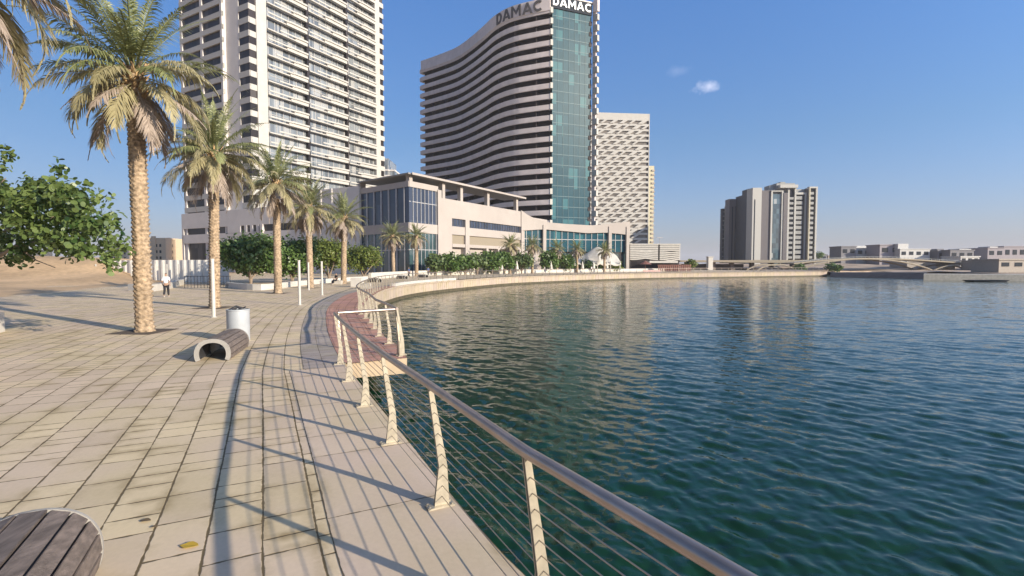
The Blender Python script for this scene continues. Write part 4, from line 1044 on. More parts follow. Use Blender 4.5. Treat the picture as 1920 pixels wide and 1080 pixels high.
def litter_bin():
    c = (px(441, 14.6), 14.7, 0); e = empty('litter_bin', c, 'grey cylindrical litter bin behind the arched bench', 'litter bin')
    m = MB(); m.lathe(c, [(.29, 0), (.30, .02), (.30, .86), (.31, .87), (.31, .9), (.285, .905), (.285, .86)], 40); m.build('drum', MT['bin_metal'], e, smooth=True)
    m = MB(); m.lathe((c[0], c[1], .84), [(.28, 0), (.28, .04), (.12, .05)], 32); m.build('liner', MT['dark'], e)
    m = MB(); m.tube([(c[0]-.2, c[1]-.1, .9), (c[0]-.05, c[1], .99), (c[0]+.12, c[1]+.05, .93), (c[0]+.22, c[1], .97)], .022, 7); m.tube([(c[0]-.1, c[1]-.12, .88), (c[0]+.02, c[1]-.05, .96), (c[0]+.15, c[1]-.1, .9)], .03, 7); m.build('rubbish', MT['dark'], e)
litter_bin()
for (a, b_, top, lab) in ((401, 595, 485, 'nearest white light pole, left of the litter bin'), (562, 572, 488, 'white light pole right of the second row palm trunk'), (604, 553.5, 490, 'slim white light pole farthest right on the plaza'), (579, 544, 492, 'slim white light pole partly in front of a palm trunk')):
    g_ = gp(a, b_); d = g_[1]; h = zz(top, d)
    e = empty('light_pole', (*g_, 0), lab, 'light pole', 'white bollard poles on the plaza')
    m = MB(); m.lathe((*g_, 0), [(.072, 0), (.072, h-.35)], 16); m.build('shaft', MT['pole'], e, smooth=True)
    m = MB(); m.lathe((*g_, h-.35), [(.066, 0), (.066, .30), (.075, .30), (.075, .35)], 16); m.build('lamp_head', MT['white_plaster'], e, smooth=True)
    m = MB(); m.lathe((*g_, 0), [(.13, .004), (.13, .02), (.09, .03)], 16); m.build('base_collar', MT['pole'], e)
# white walls and planters
def wallthing(pts, h, th, label, name='planter_wall', cat='low wall', m_=None, z0=0):
    m = MB(); m.sweepclosed(resample(pts, .8), [(0, z0), (0, z0+h), (-th, z0+h), (-th, z0)]); o = m.build(name, m_ or MT['white_plaster']); return tag(o, label, cat)
wallthing([gp(-60, 640), gp(15, 620)], .62, .5, 'white block wall cut off by the left edge')
wallthing([gp(240, 545), gp(290, 546), gp(347, 533)], .55, .35, 'low white wall behind the walking person')
wallthing([gp(422, 539), gp(460, 543.5), gp(495, 544), gp(560, 536), (px(600, 57), 57), (px(640, 63), 63), (px(690, 71), 71)], .5, .35, 'curved low white planter wall under the round trees')
far_pl = [(px(690, 66)-1.5, 73), (px(735, 82), 82), (px(790, 96), 96), (px(850, 103), 103), (px(930, 113), 113), (px(1000, 122), 122), (px(1100, 134), 134), (px(1180, 143), 143), (px(1250, 152)-1, 150)]
wallthing(far_pl, .95, .4, 'long low white planter wall along the far promenade')
m = MB(); a = gp(657, 538); m.box(a[0], a[0]+1.05, a[1], a[1]+.8, 0, .85); o = m.build('concrete_block', MT['white_plaster'], bevel=.02); tag(o, 'white concrete block beside the farthest large palm', 'block')
m = MB(); a = gp(666, 541); m.box(a[0]+.6, a[0]+1.5, a[1]-.6, a[1]-.1, 0, .5); o = m.build('low_block', MT['concrete'], bevel=.02); tag(o, 'small grey seat block right of the white block', 'block')
def hoarding():
    e = empty('site_hoarding', (px(280, 64), 64, 0), 'pale corrugated site hoarding between the sand and the plaza', 'hoarding')
    m = MB(); pth = resample([(px(180, 70), 70), (px(260, 66), 66), (px(388, 62), 62), (px(430, 60), 60)], .3)
    vs = []; k = len(pth)
    for i, p in enumerate(pth):
        o_ = .06 if i % 4 < 2 else -.06
        vs += [(p[0], p[1]+o_, 0), (p[0], p[1]+o_, 2.7), (p[0], p[1]+o_+.05, 2.7), (p[0], p[1]+o_+.05, 0)]
    m.add(vs, [(i*4+j, (i+1)*4+j, (i+1)*4+(j+1) % 4, i*4+(j+1) % 4) for i in range(k-1) for j in range(4)]+[(0, 1, 2, 3), (4*k-1, 4*k-2, 4*k-3, 4*k-4)])
    m.build('panels', MT['hoarding'], e)
    for X in range(190, 430, 22):
        d = 61+abs(X-430)*.03; m = MB(); m.box(px(X, d)-.05, px(X, d)+.05, d-.9, d-.8, 0, 2.2); m.build('post', MT['pole'], e)
hoarding()
def site_fence():
    e = empty('barrier_fence', (px(390, 47), 47, 0), 'dark low barrier fence between the two nearer palm trunks', 'fence')
    m = MB(); X0, X1 = px(345, 47), px(432, 47)
    for z in (.25, 1.05): m.box(X0, X1, 47, 47.05, z, z+.05)
    for X in np.arange(X0, X1, .3): m.box(X, X+.03, 47, 47.04, 0, 1.1)
    m.build('bars', MT['dark'], e)
site_fence()
# fallen leaves
ym = mat('yellow_leaf', (.55, .36, .04), .6, var=.3); bm_ = mat('brown_leaf', (.14, .10, .055), .7)
for (x, y, s, mm_, lab) in ((355, 1023, .055, ym, 'yellow fallen leaf lying on the paving'), (273, 976, .035, bm_, 'brown leaf scrap left of the pair on the paving'), (289, 988, .022, bm_, 'smaller brown scrap right of the pair on the paving')):
    g_ = gp(x, y, .01); m = MB(); vs = [(g_[0], g_[1], .012)]; n = 12
    for i in range(n):
        a = 2*PI*i/n; r = s*(1 if i % 6 else 1.3)*(1+.08*math.sin(i*2.3)); vs.append((g_[0]+r*math.cos(a)*1.0, g_[1]+r*math.sin(a)*.85, .011+.006*abs(math.sin(a))))
    m.add(vs, [(0, 1+i, 1+(i+1) % n) for i in range(n)]); o = m.build('fallen_leaf', mm_); so_ = o.modifiers.new('s', 'SOLIDIFY'); so_.thickness = .002
    tag(o, lab, 'leaf', 'fallen leaves')
# ---------------------------------------------------------------- palms
MT['frond'] = leaf_mat('palm_frond_green', (.15, .18, .07), (.42, .43, .20), .3, .42)
MT['frond_old'] = leaf_mat('palm_frond_olive', (.27, .24, .12), (.50, .44, .26), .25, .55)
MT['frond_dead'] = leaf_mat('palm_frond_dead', (.25, .195, .155), (.50, .41, .34), .15, .8)
MT['trunk'] = mat('palm_trunk', (.34, .25, .165), .9, var=.5, scale=9, bump=.6, bscale=30, var2=.15, scale2=1.2)
MT['stub'] = mat('palm_stub', (.40, .26, .13), .85, var=.3, scale=7)
def frond_arrays(rg, base, az, el, Lf, droop, nl, lw, curl=1.0, ll=.55):
    """one feather leaf: bent rachis with paired leaflets (5 verts each, quad + tri as two quads)"""
    ns = 16; pts = [np.array(base, float)]; e_ = el; ds = Lf/ns
    wob = rg.normal(0, .05)
    for i in range(ns):
        e_ -= droop*(.4+1.5*(i/ns)**1.3)/ns
        a = az+wob*i/ns
        d = np.array([math.cos(a)*math.cos(e_), math.sin(a)*math.cos(e_), math.sin(e_)])
        pts.append(pts[-1]+d*ds)
    pts = np.array(pts); V = []; F = []
    side0 = np.array([-math.sin(az), math.cos(az), 0.])
    # rachis: 3-sided
    for i, p in enumerate(pts):
        r = .028*(1-i/ns)**.7+.004; t = pts[min(i+1, ns)]-pts[max(i-1, 0)]; t /= np.linalg.norm(t); up = np.cross(side0, t)*-1
        V += [p+side0*r, p-side0*r, p+up*r*1.0]
    for i in range(ns):
        for j in range(3): F.append((i*3+j, i*3+(j+1) % 3, (i+1)*3+(j+1) % 3, (i+1)*3+j))
    twist = rg.normal(0, .25)
    for k in range(nl):
        u = .14+.86*(k+.5)/nl; x = u*ns; i = min(int(x), ns-1); f = x-i; p = pts[i]*(1-f)+pts[i+1]*f
        t = pts[i+1]-pts[i]; t /= np.linalg.norm(t); up = np.cross(t, side0); 
        if up[2] < 0 and abs(t[2]) < .95: up = -up
        for s in (-1, 1):
            sd = side0*math.cos(twist)+up*math.sin(twist)
            Ll = ll*(math.sin(min(1, (u*1.08+.12))*PI)**.55*.9+.1)*(.85+.3*rg.random())*(1-.35*u**3)
            fw = .55+.45*u+rg.normal(0, .1)
            d = sd*s*math.cos(fw)+t*math.sin(fw)+up*(.35+rg.normal(0, .16)); d /= np.linalg.norm(d)
            g1 = np.array([0, 0, -.16*curl])*Ll; g2 = np.array([0, 0, -.62*curl])*Ll
            w_ = np.cross(d, up); w_ /= np.linalg.norm(w_)+1e-9; w_ = w_*lw*.5
            b0 = len(V)
            V += [p-w_*.6, p+w_*.6, p+d*Ll*.5+g1+w_, p+d*Ll*.5+g1-w_, p+d*Ll+g2+w_*.15, p+d*Ll+g2-w_*.15]
            F += [(b0, b0+1, b0+2, b0+3), (b0+3, b0+2, b0+4, b0+5)]
    return V, F
def crown_mesh(seed, nf, el_rng, Lr, droop, nl, lw, ll, z0=0, rad=.16, azj=.3, curl=1.0, base_spread=.35):
    rg = np.random.default_rng(seed); V = []; F = []
    for i in range(nf):
        f = i/max(nf-1, 1); az = i*2.39996+rg.normal(0, azj); el = el_rng[1]+(el_rng[0]-el_rng[1])*f+rg.normal(0, .09)
        base = (rad*math.cos(az), rad*math.sin(az), z0-f*base_spread)
        v, fc = frond_arrays(rg, base, az, el, rg.uniform(*Lr), droop[0]+(droop[1]-droop[0])*f+rg.normal(0, .12), nl, lw, curl, ll)
        b0 = len(V); V += v; F += [tuple(q+b0 for q in g_) for g_ in fc]
    return V, F
def trunk_mesh(H, r0, seed, nz=None, nth=26, lean=(0, 0)):
    rg = np.random.default_rng(seed); nz = nz or int(H/.035)
    V = []; ph = rg.random()*6
    for i in range(nz+1):
        z = H*i/nz; base = r0*(1.0+.22*math.exp(-z/.25)-.10*z/H)*(1+.03*math.sin(z*1.7+ph))
        if z > H-.9: base *= 1+.20*(z-H+.9)/.9
        for j in range(nth):
            th = 2*PI*j/nth
            # overlapping leaf-base scars: spiralling saw-tooth scales
            q = (z/.145+th/(2*PI)*3+.5*((math.floor(th/(2*PI)*9)) % 2)); fr = q-math.floor(q)
            sc_ = (fr**1.8)*.13*r0/.3*.75
            ang = abs(math.sin(th*4.5)); sc_ *= .45+.55*ang
            r = base*.93+sc_+rg.normal(0, .006)
            V.append((r*math.cos(th)+lean[0]*(z/H)**1.5, r*math.sin(th)+lean[1]*(z/H)**1.5, z))
    F = [(i*nth+j, i*nth+(j+1) % nth, (i+1)*nth+(j+1) % nth, (i+1)*nth+j) for i in range(nz) for j in range(nth)]
    return V, F
def stub_mesh(seed, n, r, z0, h):
    rg = np.random.default_rng(seed); mb = MB()
    for i in range(n):
        az = i*2.39996; z = z0-h*i/n; a = np.array([math.cos(az), math.sin(az), 0]); s = np.array([-math.sin(az), math.cos(az), 0])
        L0 = rg.uniform(.22, .42); w = rg.uniform(.045, .07); up = rg.uniform(.5, 1.0)
        p0 = a*r*.8+np.array([0, 0, z]); p1 = p0+a*L0*.55+np.array([0, 0, L0*up])
        mb.hexa([tuple(p0-s*w), tuple(p0+a*.04-s*w), tuple(p0+a*.04+s*w), tuple(p0+s*w), tuple(p1-s*w*.5), tuple(p1+a*.03-s*w*.5), tuple(p1+a*.03+s*w*.5), tuple(p1+s*w*.5)])
    return mb.v, mb.f
_pal = {}
def make_palm(variant, H, r0, hi, label, loc, rot=0, sc=1.0, group='date palms along the promenade'):
    key = (variant, hi)
    if key not in _pal:
        if hi == 2: nl, lw, nf = 60, .042, .9
        elif hi == 1: nl, lw, nf = 40, .055, .9
        else: nl, lw, nf = 24, .085, .8
        s = variant*10
        _pal[key] = dict(
            green=crown_mesh(s+1, int(38*nf), (.15, 1.42), (3.0, 3.6), (.62, 1.45), nl, lw, .52, z0=.1),
            old=crown_mesh(s+2, int(24*nf), (-.35, .45), (2.8, 3.5), (1.3, 1.8), nl, lw, .50, z0=-.2, curl=1.3),
            dead=crown_mesh(s+3, 11 if hi == 2 else 22, (-1.05, -.3), (2.0, 2.9), (.55, .95), int(nl*.8), lw, .42, z0=-.45, curl=1.6, rad=.22),
            stub=stub_mesh(s+4, 46 if hi else 24, .27, -.05, 1.0))
    d = _pal[key]
    e = empty('date_palm', (loc[0], loc[1], 0), label, 'palm tree', group); tl = random.Random(int(loc[1]*7)); e.rotation_euler = (tl.uniform(-.022, .022), tl.uniform(-.022, .022), rot)
    hc = H
    V, F = trunk_mesh(hc, r0, variant+int(loc[1]), nz=int(hc/.035) if hi == 2 else int(hc/.07), nth=36 if hi == 2 else 18); o = np_obj('trunk', V, F, MT['trunk'], e, smooth=False)
    for nm, k, mm_ in (('crown', 'green', 'frond'), ('lower_fronds', 'old', 'frond_old'), ('dead_fronds', 'dead', 'frond_dead'), ('leaf_stubs', 'stub', 'stub')):
        V, F = d[k]
        if ('me', k) not in d:
            o = np_obj(nm, V, F, MT[mm_], e); d[('me', k)] = o.data
        else:
            o = bpy.data.objects.new(nm, d[('me', k)]); COL.objects.link(o); o.parent = e
        o.location = (0, 0, hc); o.scale = (sc, sc, sc)
    return e
def pal_at(pxx, base_y, crown_y, var, hi, label, rot, sc=1.0, r0=None, d=None, wpx=None):
    if d is None: g_ = gp(pxx, base_y); d = g_[1]
    x = px(pxx, d); H = zz(crown_y, d)
    make_palm(var, H, r0 or .27, hi, label, (x, d), rot, sc)
pal_at(268, 622, 132, 1, 2, 'largest date palm, standing nearest on the plaza in a dark soil pit', 1.0, .95, .235)
pal_at(401, 577, 282, 2, 2, 'date palm with drooping brown fronds behind the nearest light pole', 2.0, .95, .23)
pal_at(521, 550, 338, 3, 1, 'third date palm along the plaza, in front of the round tree', .4, 1.02, .26)
pal_at(582, 540, 384, 4, 1, 'fourth date palm, behind the light poles', 3.9, 1.0, .27)
pal_at(644, 532.5, 405, 3, 1, 'fifth date palm, beside the white concrete block', 2.5, .98, .29)
pal_at(738, 518, 440, 4, 0, 'far date palm in front of the glazed corner box', 1.2, .95, .3, d=88)
pal_at(781, 517, 441, 5, 0, 'far date palm right of the one before the glazed corner', 3.2, .9, .32, d=92)
for i, (a, cy, d, lab) in enumerate([(956, 457, 112, 'small far palm standing alone at the end of the dark hedge trees'), (998, 459, 119, 'small far palm by the pillar of the swept wing'), (1044, 465, 128, 'small far palm left of the tensile canopy'), (1082, 466, 131, 'small far palm in front of the canopy peak'), (1133, 468, 134, 'small far palm at the right end of the canopy')]):
    pal_at(a, 0, cy, 5+i % 2, 0, lab, i*1.3, .95, .3, d=d)
make_palm(6, zz(-150, 9.6), .3, 2, 'date palm at the left edge showing only its hanging fronds', (px(-120, 9.6), 9.6), .6, 1.0)
# soil pit
for (pxx, by) in ((268, 622), (401, 577), (521, 550), (582, 540), (644, 532.5)):
    c = gp(pxx, by); m = MB(); s = .72; m.prism([(c[0]-s, c[1]-s*.9), (c[0]+s*1.0, c[1]-s*1.0), (c[0]+s*1.0, c[1]+s), (c[0]-s*1.0, c[1]+s)], .004, .012)
    o = m.build('tree_pit_soil', MT['soil']); tag(o, kind='structure')

# ---------------------------------------------------------------- broad-leaved trees
MT['leaf_bright'] = leaf_mat('sea_grape_leaves', (.03, .075, .018), (.24, .31, .10), .35, .4)
MT['leaf_dark'] = leaf_mat('dense_tree_leaves', (.04, .09, .022), (.18, .27, .07), .3, .4)
MT['leaf_yellow'] = leaf_mat('light_tree_leaves', (.09, .14, .03), (.24, .27, .06), .35, .45)
MT['leaf_mid'] = leaf_mat('dusty_tree_leaves', (.05, .09, .03), (.19, .25, .09), .3, .5)
MT['bark'] = mat('bark', (.26, .20, .15), .9, var=.25, scale=6, bump=.5)
def leaves(rg, lobes, n_cl, per, size, round_=6):
    """leaf rosettes scattered over noisy lobes. lobes: (x,y,z,rx,ry,rz,weight)"""
    W = np.array([l[6] for l in lobes], float); W /= W.sum(); idx = rg.choice(len(lobes), n_cl, p=W)
    Lb = np.array(lobes)[idx, :6]
    d = rg.normal(size=(n_cl, 3)); d /= np.linalg.norm(d, axis=1)[:, None]
    rad = (rg.random(n_cl)**.45)*(1+.18*np.sin(d[:, 0]*5+d[:, 2]*4+idx)+rg.normal(0, .07, n_cl))
    C = Lb[:, :3]+d*Lb[:, 3:6]*rad[:, None]
    n = n_cl*per
    C = np.repeat(C, per, 0); out = np.repeat(d, per, 0)
    nrm = out*.7+rg.normal(0, .65, (n, 3))+np.array([0, 0, .35]); nrm /= np.linalg.norm(nrm, axis=1)[:, None]
    a = np.cross(nrm, rg.normal(size=(n, 3))); a /= np.linalg.norm(a, axis=1)[:, None]; b_ = np.cross(nrm, a)
    s = size*(.6+.7*rg.random(n))[:, None]
    C = C+rg.normal(0, 1, (n, 3))*size*1.35
    ang = np.linspace(0, 2*PI, round_, endpoint=False); V = np.zeros((n, round_, 3))
    for j, t in enumerate(ang):
        k = .5+.5*math.cos(t); V[:, j] = C+a*s*math.cos(t)+b_*s*math.sin(t)*.78+nrm*s*(.22*abs(math.sin(t)))
    F = np.arange(n*round_).reshape(n, round_)
    return V.reshape(-1, 3), F
def tree(loc, lobes, n_cl, per, size, m_, label, group, trunks=(), seed=1, name='broadleaf_tree', rnd=6):
    rg = np.random.default_rng(seed); e = empty(name, (loc[0], loc[1], 0), label, 'tree', group)
    V, F = leaves(rg, lobes, n_cl, per, size, rnd); np_obj('crown', V, F, m_, e)
    if trunks:
        mb = MB()
        for t in trunks:
            k = len(t); mb.tube([(p[0]+loc[0], p[1]+loc[1], p[2]) for p in t], .5, 7, taper=[(p[3])*2 for p in t])
        mb.build('trunk', MT['bark'], e, smooth=True)
    return e
def branchy(rg, h, spread, n, r0):
    T = []
    for i in range(n):
        a = 2*PI*i/n+rg.random(); s = spread*(.5+.6*rg.random())
        b = [(0, 0, -.05, r0), (.12*math.cos(a), .12*math.sin(a), h*.22, r0*.8), (s*.45*math.cos(a), s*.45*math.sin(a), h*.55, r0*.5), (s*math.cos(a+.3), s*math.sin(a+.3), h*.95, r0*.2)]
        T.append(b)
        for q in range(2):
            a2 = a+rg.normal(0, .7); T.append([b[2], (b[2][0]+s*.5*math.cos(a2), b[2][1]+s*.5*math.sin(a2), h*.85, r0*.22), (b[2][0]+s*.8*math.cos(a2), b[2][1]+s*.8*math.sin(a2), h*1.1, r0*.08)])
    return T
# near round-leaved tree, left
d = 14.5; cx0 = px(-60, d)
def LP(x, y, dd, rx, rz, w): return (px(x, dd)-cx0, dd-d, zz(y, dd), rx*dd/960, rx*dd/960*1.1, rz*dd/960, w)
rl = np.random.default_rng(42); lob = []
while len(lob) < 86:
    x_ = rl.uniform(-130, 238); top_ = np.interp(x_, [-130, -20, 30, 60, 110, 170, 210, 240], [270, 285, 290, 335, 335, 350, 385, 440]); bot_ = np.interp(x_, [-130, 60, 130, 180, 240], [500, 485, 478, 492, 480])
    y_ = rl.uniform(top_+8, bot_); q_r = rl.uniform(15, 27)
    if x_ > 170 and rl.random() < .35: continue
    lob.append(LP(x_, y_, 14.2+rl.uniform(-1.6, 1.6), q_r, q_r*.8, q_r))
lob += [LP(12, 290, 14.3, 13, 10, 8), LP(30, 283, 14.4, 9, 7, 5), LP(122, 318, 14, 12, 9, 7), LP(165, 348, 14, 12, 9, 7), LP(200, 372, 13.8, 13, 9, 7), LP(212, 500, 13.6, 14, 9, 7), LP(228, 455, 13.5, 14, 14, 9)]
rgt = np.random.default_rng(5)
tr = [[(0, 0, -.05, .16), (.1, 0, 1.2, .13), (.25, -.1, 2.2, .10), (.5, -.2, 3.2, .05)],
      [(.1, 0, 1.4, .09), (.8, -.3, 2.2, .065), (1.9, -.5, 2.7, .04), (3.3, -.8, 2.9, .018)],
      [(.25, -.1, 2.1, .07), (1.2, -.2, 3.0, .045), (2.3, -.4, 3.8, .02)], [(.2, 0, 1.8, .07), (-.8, .2, 2.6, .05), (-1.6, .3, 3.6, .02)],
      [(1.2, -.3, 2.4, .04), (2.0, .1, 3.2, .025), (2.9, 0, 3.9, .01)], [(1.9, -.5, 2.7, .03), (2.6, -.7, 2.3, .015), (3.2, -.8, 2.1, .01)], [(.5, -.2, 3.2, .05), (1.0, -.2, 4.2, .02), (1.3, -.1, 4.6, .01)]]
tree((cx0, d), lob, 1350, 6, .066, MT['leaf_bright'], 'large round leaved green tree reaching in from the left edge', None, tr, 5, rnd=8)
def round_tree(a, base_y, cy, rx, rz, m_, label, seed, d=None, n=1400, size=.13, h0=None, per=4):
    if d is None: d = gp(a, base_y)[1]
    x = px(a, d); R = rx*d/960; Rz = rz*d/960; zc = zz(cy, d); rg = np.random.default_rng(seed)
    lb = [(0, 0, zc, R*.72, R*.72, Rz*.8, 4)]
    for i in range(8):
        t = 2*PI*i/8+rg.random()*.5; lb.append((R*.58*math.cos(t), R*.58*math.sin(t), zc+Rz*rg.uniform(-.35, .4), R*.42, R*.42, Rz*.5, 1.2))
    tree((x, d), lb, n, per, size, m_, label, 'broadleaf trees by the podium', branchy(rg, zc, R*.8, 5, .13), seed)
round_tree(470, 533, 477, 62, 46, MT['leaf_dark'], 'dense dark green round tree right of the second palm', 11, d=55, n=2600, size=.15)
round_tree(548, 533, 480, 50, 44, MT['leaf_dark'], 'dark green tree between the third and fourth palms', 12, d=60, n=2000, size=.15)
round_tree(617, 530, 478, 36, 36, MT['leaf_yellow'], 'lighter green tree behind the fourth palm', 13, d=66, n=1400, size=.14)
round_tree(682, 526, 484, 38, 30, MT['leaf_yellow'], 'light yellowish green tree left of the glazed box', 14, d=72, n=1500, size=.13)
rgh = np.random.default_rng(9)
hl = ['dark hedge tree nearest the glazed corner', 'second dark hedge tree from the glazed corner', 'dark hedge tree below the first window strip pillar', 'dark hedge tree under the tan louvres', 'tall dark hedge tree before the long facade', 'dark hedge tree left of the lone small palm', 'dark hedge tree right of the lone small palm', 'dark green tree left of the tensile canopy', 'dark green tree under the tensile canopy edge']
for i, (a, cy, rx, rz, d) in enumerate([(818, 490, 20, 16, 99), (845, 492, 20, 17, 101), (872, 491, 20, 17, 104), (895, 489, 20, 18, 106), (922, 490, 20, 18, 108), (946, 487, 19, 18, 111), (978, 489, 20, 19, 116), (1030, 487, 17, 17, 126), (1060, 489, 16, 15, 130)]):
    round_tree(a, 0, cy+rgh.uniform(-2, 2), rx*rgh.uniform(.85, 1.2), rz*rgh.uniform(.8, 1.2), MT['leaf_dark' if i % 3 else 'leaf_mid'], hl[i], 20+i, d=d, n=700, size=.24, per=3)
# low shrubs further right
for i, (a, cy, rx, rz, d, lab) in enumerate([(1100, 497, 15, 9, 137, 'low shrub left of the far right small palm'), (1123, 499, 13, 7, 139, 'low clipped shrub beside the far right small palm'), (1152, 497, 15, 9, 141, 'pale airy shrub at the canopy end'), (1296, 494, 9, 6, 160, 'green shrub at the end of the restaurant terrace')]):
    R = rx*d/960; zc = zz(cy, d)
    tree((px(a, d), d), [(0, 0, zc, R, R, rz*d/960, 1)], 320, 3, .22, MT['leaf_yellow' if i > 1 else 'leaf_dark'], lab, 'shrubs by the canopy', [[(0, 0, 0, .1), (0, 0, zc, .05)]], 60+i, 'shrub')
# small far trees on the right shore
for i, (a, cy, rx, d, lab) in enumerate([(1535, 478, 9, 320, 'far tree between the block and the villas'), (1558, 500, 8, 196, 'shrub under the arched bridge left arch'), (1570, 503, 6, 190, 'smaller shrub under the arched bridge'), (1500, 502, 9, 196, 'shrub by the foot of the arches')]):
    R = rx*d/960; zc = max(zz(cy, d), R*.4)
    tree((px(a, d), d), [(0, 0, zc, R, R, R*.7, 1)], 200, 3, .3, MT['leaf_dark'], lab, 'far shrubs on the right shore', [[(0, 0, -.6, .12), (0, 0, zc, .06)]], 80+i, 'shrub')

# ---------------------------------------------------------------- people
MT['skin'] = mat('skin', (.36, .22, .15), .6, var=.03); MT['hair'] = mat('hair', (.02, .016, .014), .6)
def person(loc, yaw, label, top, bottom, pose='walk', h=1.7):
    s = h/1.75; e = empty('person', (loc[0], loc[1], 0), label, 'person')
    e.rotation_euler = (0, 0, yaw)
    def skin(name, J, E, m_, sub=2):
        me = bpy.data.meshes.new(name); me.from_pydata([(p[0]*s, p[1]*s, p[2]*s) for p in J], E, []); o = bpy.data.objects.new(name, me); COL.objects.link(o); o.parent = e
        sk = o.modifiers.new('skin', 'SKIN'); sk.use_smooth_shade = True
        for i, p in enumerate(J): me.skin_vertices[0].data[i].radius = (p[3]*s, p[4]*s if len(p) > 4 else p[3]*s)
        me.skin_vertices[0].data[0].use_root = True
        ss = o.modifiers.new('sub', 'SUBSURF'); ss.levels = 1; ss.render_levels = sub; me.materials.append(m_); return o
    if pose == 'walk':
        hip, kneeL, kneeR, ankL, ankR = .93, (.09, .16, .50), (-.09, -.02, .49), (.09, .20, .09), (-.09, -.22, .13)
        tz = 0
    else:
        hip, kneeL, kneeR, ankL, ankR = .50, (.11, .42, .52), (-.11, .42, .52), (.11, .46, .09), (-.11, .50, .09); tz = -.43
    toeL = (ankL[0], ankL[1]+.17, .035); toeR = (ankR[0], ankR[1]+.17, .04 if pose != 'walk' else .035)
    z = lambda v: v+tz
    lean = .03 if pose == 'walk' else .06
    hands = ((.27, -.12, .86), (-.27, .24, .90)) if pose == 'walk' else ((.16, .34, .62), (-.16, .36, .62))
    elb = ((.25, -.10, 1.13), (-.25, .02, 1.12)) if pose == 'walk' else ((.25, .10, .76), (-.25, .10, .76))
    J = [(0, 0, hip, .145, .10), (0, lean*.5, z(1.12), .13, .09), (0, lean, z(1.34), .16, .10), (0, lean, z(1.45), .07), (0, lean*1.1, z(1.52), .052), (0, lean*1.4+.01, z(1.60), .075, .085), (0, lean*1.4+.01, z(1.70), .07, .082),
         (.17, lean, z(1.40), .06), (-.17, lean, z(1.40), .06), (*elb[0], .042), (*elb[1], .042), (hands[0][0], hands[0][1], hands[0][2], .03), (hands[1][0], hands[1][1], hands[1][2], .03),
         (.09, 0, hip-.08, .085), (-.09, 0, hip-.08, .085), (*kneeL, .055), (*kneeR, .055), (*ankL, .036), (*ankR, .036), (*toeL, .032), (*toeR, .032),
         (hands[0][0], hands[0][1]+.03, hands[0][2]-.09, .022), (hands[1][0], hands[1][1]+.05, hands[1][2]-.08, .022)]
    E = [(0, 1), (1, 2), (2, 3), (3, 4), (4, 5), (5, 6), (2, 7), (2, 8), (7, 9), (8, 10), (9, 11), (10, 12), (0, 13), (0, 14), (13, 15), (14, 16), (15, 17), (16, 18), (17, 19), (18, 20), (11, 21), (12, 22)]
    skin('body', J, E, MT['skin'])
    g_ = .022
    T = [(0, 0, hip+.02, .15+g_, .11+g_), (0, lean*.5, z(1.12), .135+g_, .095+g_), (0, lean, z(1.34), .165+g_, .105+g_), (0, lean, z(1.44), .08+g_), (.17, lean, z(1.40), .062+g_), (-.17, lean, z(1.40), .062+g_), (elb[0][0], elb[0][1], elb[0][2]+.04, .045+g_), (elb[1][0], elb[1][1], elb[1][2]+.04, .045+g_)]
    skin('shirt', T, [(0, 1), (1, 2), (2, 3), (2, 4), (2, 5), (4, 6), (5, 7)], top)
    Bt = [(0, 0, hip, .15+g_*.7, .105+g_*.7), (.09, 0, hip-.09, .088+g_), (-.09, 0, hip-.09, .088+g_), (*kneeL, .058+g_), (*kneeR, .058+g_), (ankL[0], ankL[1], ankL[2]+.03, .045+g_), (ankR[0], ankR[1], ankR[2]+.03, .045+g_)]
    skin('trousers', Bt, [(0, 1), (0, 2), (1, 3), (2, 4), (3, 5), (4, 6)], bottom)
    skin('hair', [(0, lean*1.4-.02, z(1.66), .085, .088), (0, lean*1.4-.005, z(1.715), .08, .085)], [(0, 1)], MT['hair'])
    sh = [(ankL[0], ankL[1], .05, .042), (toeL[0], toeL[1], .04, .04)]; 
    skin('shoe', sh, [(0, 1)], MT['white_plaster'], 1); skin('shoe', [(ankR[0], ankR[1], .055, .042), (toeR[0], toeR[1], .04, .04)], [(0, 1)], MT['white_plaster'], 1)
    # nose
    return e
wt = mat('white_cloth', (.72, .72, .74), .8, var=.04); bk = mat('black_cloth', (.02, .02, .025), .85, var=.1); bl = mat('blue_cloth', (.06, .09, .2), .8)
g_ = gp(312, 557); person(g_, .35, 'person in white shirt and dark trousers walking away across the plaza', wt, bk, h=1.62)
g_ = gp(632, 533); 
d = g_[1]
m = MB(); m.box(g_[0]-.55, g_[0]+.55, g_[1]-.22, g_[1]+.22, 0, .42); o = m.build('seat_block', MT['concrete'], bevel=.02); tag(o, 'low seat block under the person in dark clothes by the fifth palm', 'seat')
person((g_[0], g_[1]-.05), 2.4, 'person in dark clothes sitting low beside the fifth palm', bk, bk, 'sit', h=1.65)
person((px(767, 80), 80), 1.4, 'person in dark top far away on the bend of the promenade', bl, bk, h=1.72)
person((px(1109, 131), 131), 1.0, 'tiny person in light top on the far promenade', wt, bk, h=1.7)

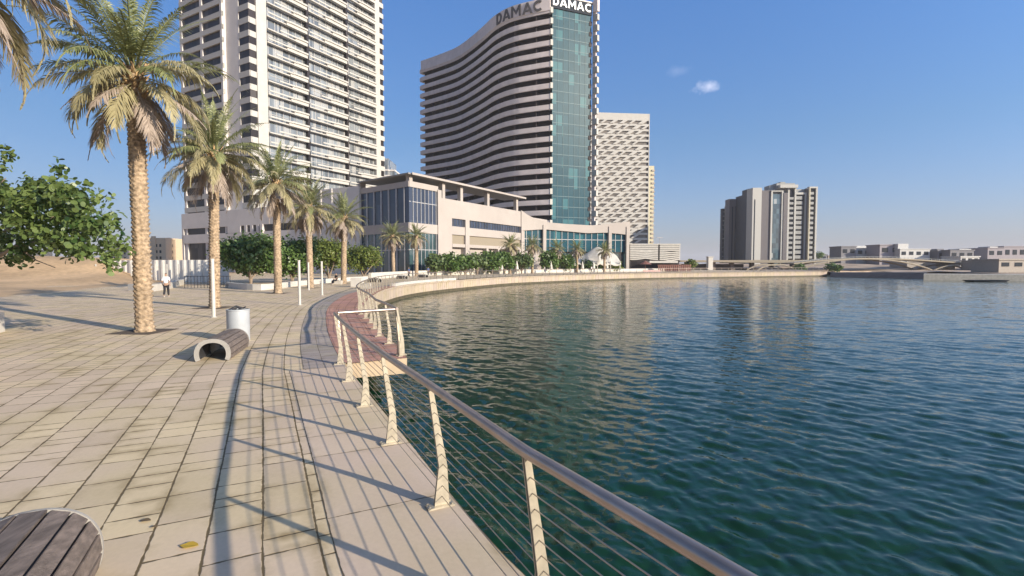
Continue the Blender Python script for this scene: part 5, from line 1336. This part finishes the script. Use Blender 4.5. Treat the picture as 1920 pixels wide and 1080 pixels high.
# closed white parasols on the far terrace, a lamp behind the pavilion, and a few more strollers
for i, (a, d, lab) in enumerate([(940, 109, 'closed white parasol left of the lone small palm'), (969, 113, 'closed white parasol right of the lone small palm'), (1033, 124, 'closed white parasol before the dark trees at the swept wing'), (1068, 130, 'closed white parasol left under the tensile canopy'), (1092, 132, 'closed white parasol in the middle below the canopy peak'), (1113, 134, 'closed white parasol right of the canopy peak'), (1138, 137, 'closed white parasol at the right end of the canopy')]):
    x = px(a, d); e = empty('closed_parasol', (x, d, 0), lab, 'parasol', 'closed white parasols on the far terrace')
    m = MB(); m.lathe((x, d, 0), [(.3, 0), (.3, .08), (.05, .1), (.05, 2.6)], 10); m.build('pole', MT['pole'], e)
    m = MB(); m.lathe((x, d, 0), [(.16, .9), (.42, 1.05), (.30, 1.8), (.12, 2.7), (.03, 2.9)], 12); m.build('folded_canopy', MT['white_plaster'], e, smooth=True)
d = 190; x = px(1236, d); e = empty('street_lamp', (x, d, 0), 'tall street lamp rising behind the louvred pavilion', 'street lamp')
m = MB(); m.lathe((x, d, 0), [(.14, 0), (.08, zz(446, d))], 10); m.build('pole', MT['frame'], e)
m = MB(); m.box(x-1.1, x+1.1, d-.3, d+.3, zz(446, d), zz(445, d)); m.build('lamp_head', MT['frame'], e)
for (a, d, yaw, tp, bt, lab) in ((921, 107.5, 1.6, bk, bk, 'small far person in black walking by the hedge trees'), (1021, 121, -1.5, wt, bl, 'small far person in white top near the swept wing pillar'), (803, 92, .5, bl, bk, 'small far person in dark blue right of the glazed corner palms')):
    person((px(a, d), d), yaw, lab, tp, bt, h=1.72)
# ---------------------------------------------------------------- thin desert haze
def haze():
    mb = MB(); mb.box(-3400, 3400, -3400, 6400, -6.5, 118)
    m = bpy.data.materials.new('haze_air'); m.use_nodes = True; t = m.node_tree; t.nodes.clear()
    o = t.nodes.new('ShaderNodeOutputMaterial'); v = t.nodes.new('ShaderNodeVolumePrincipled')
    v.inputs['Color'].default_value = (.86, .88, .95, 1); v.inputs['Density'].default_value = .00022; v.inputs['Anisotropy'].default_value = 0
    t.links.new(v.outputs[0], o.inputs['Volume'])
    ob = mb.build('haze', m); tag(ob, kind='stuff', label='thin pale haze in the air over the lagoon')
haze()
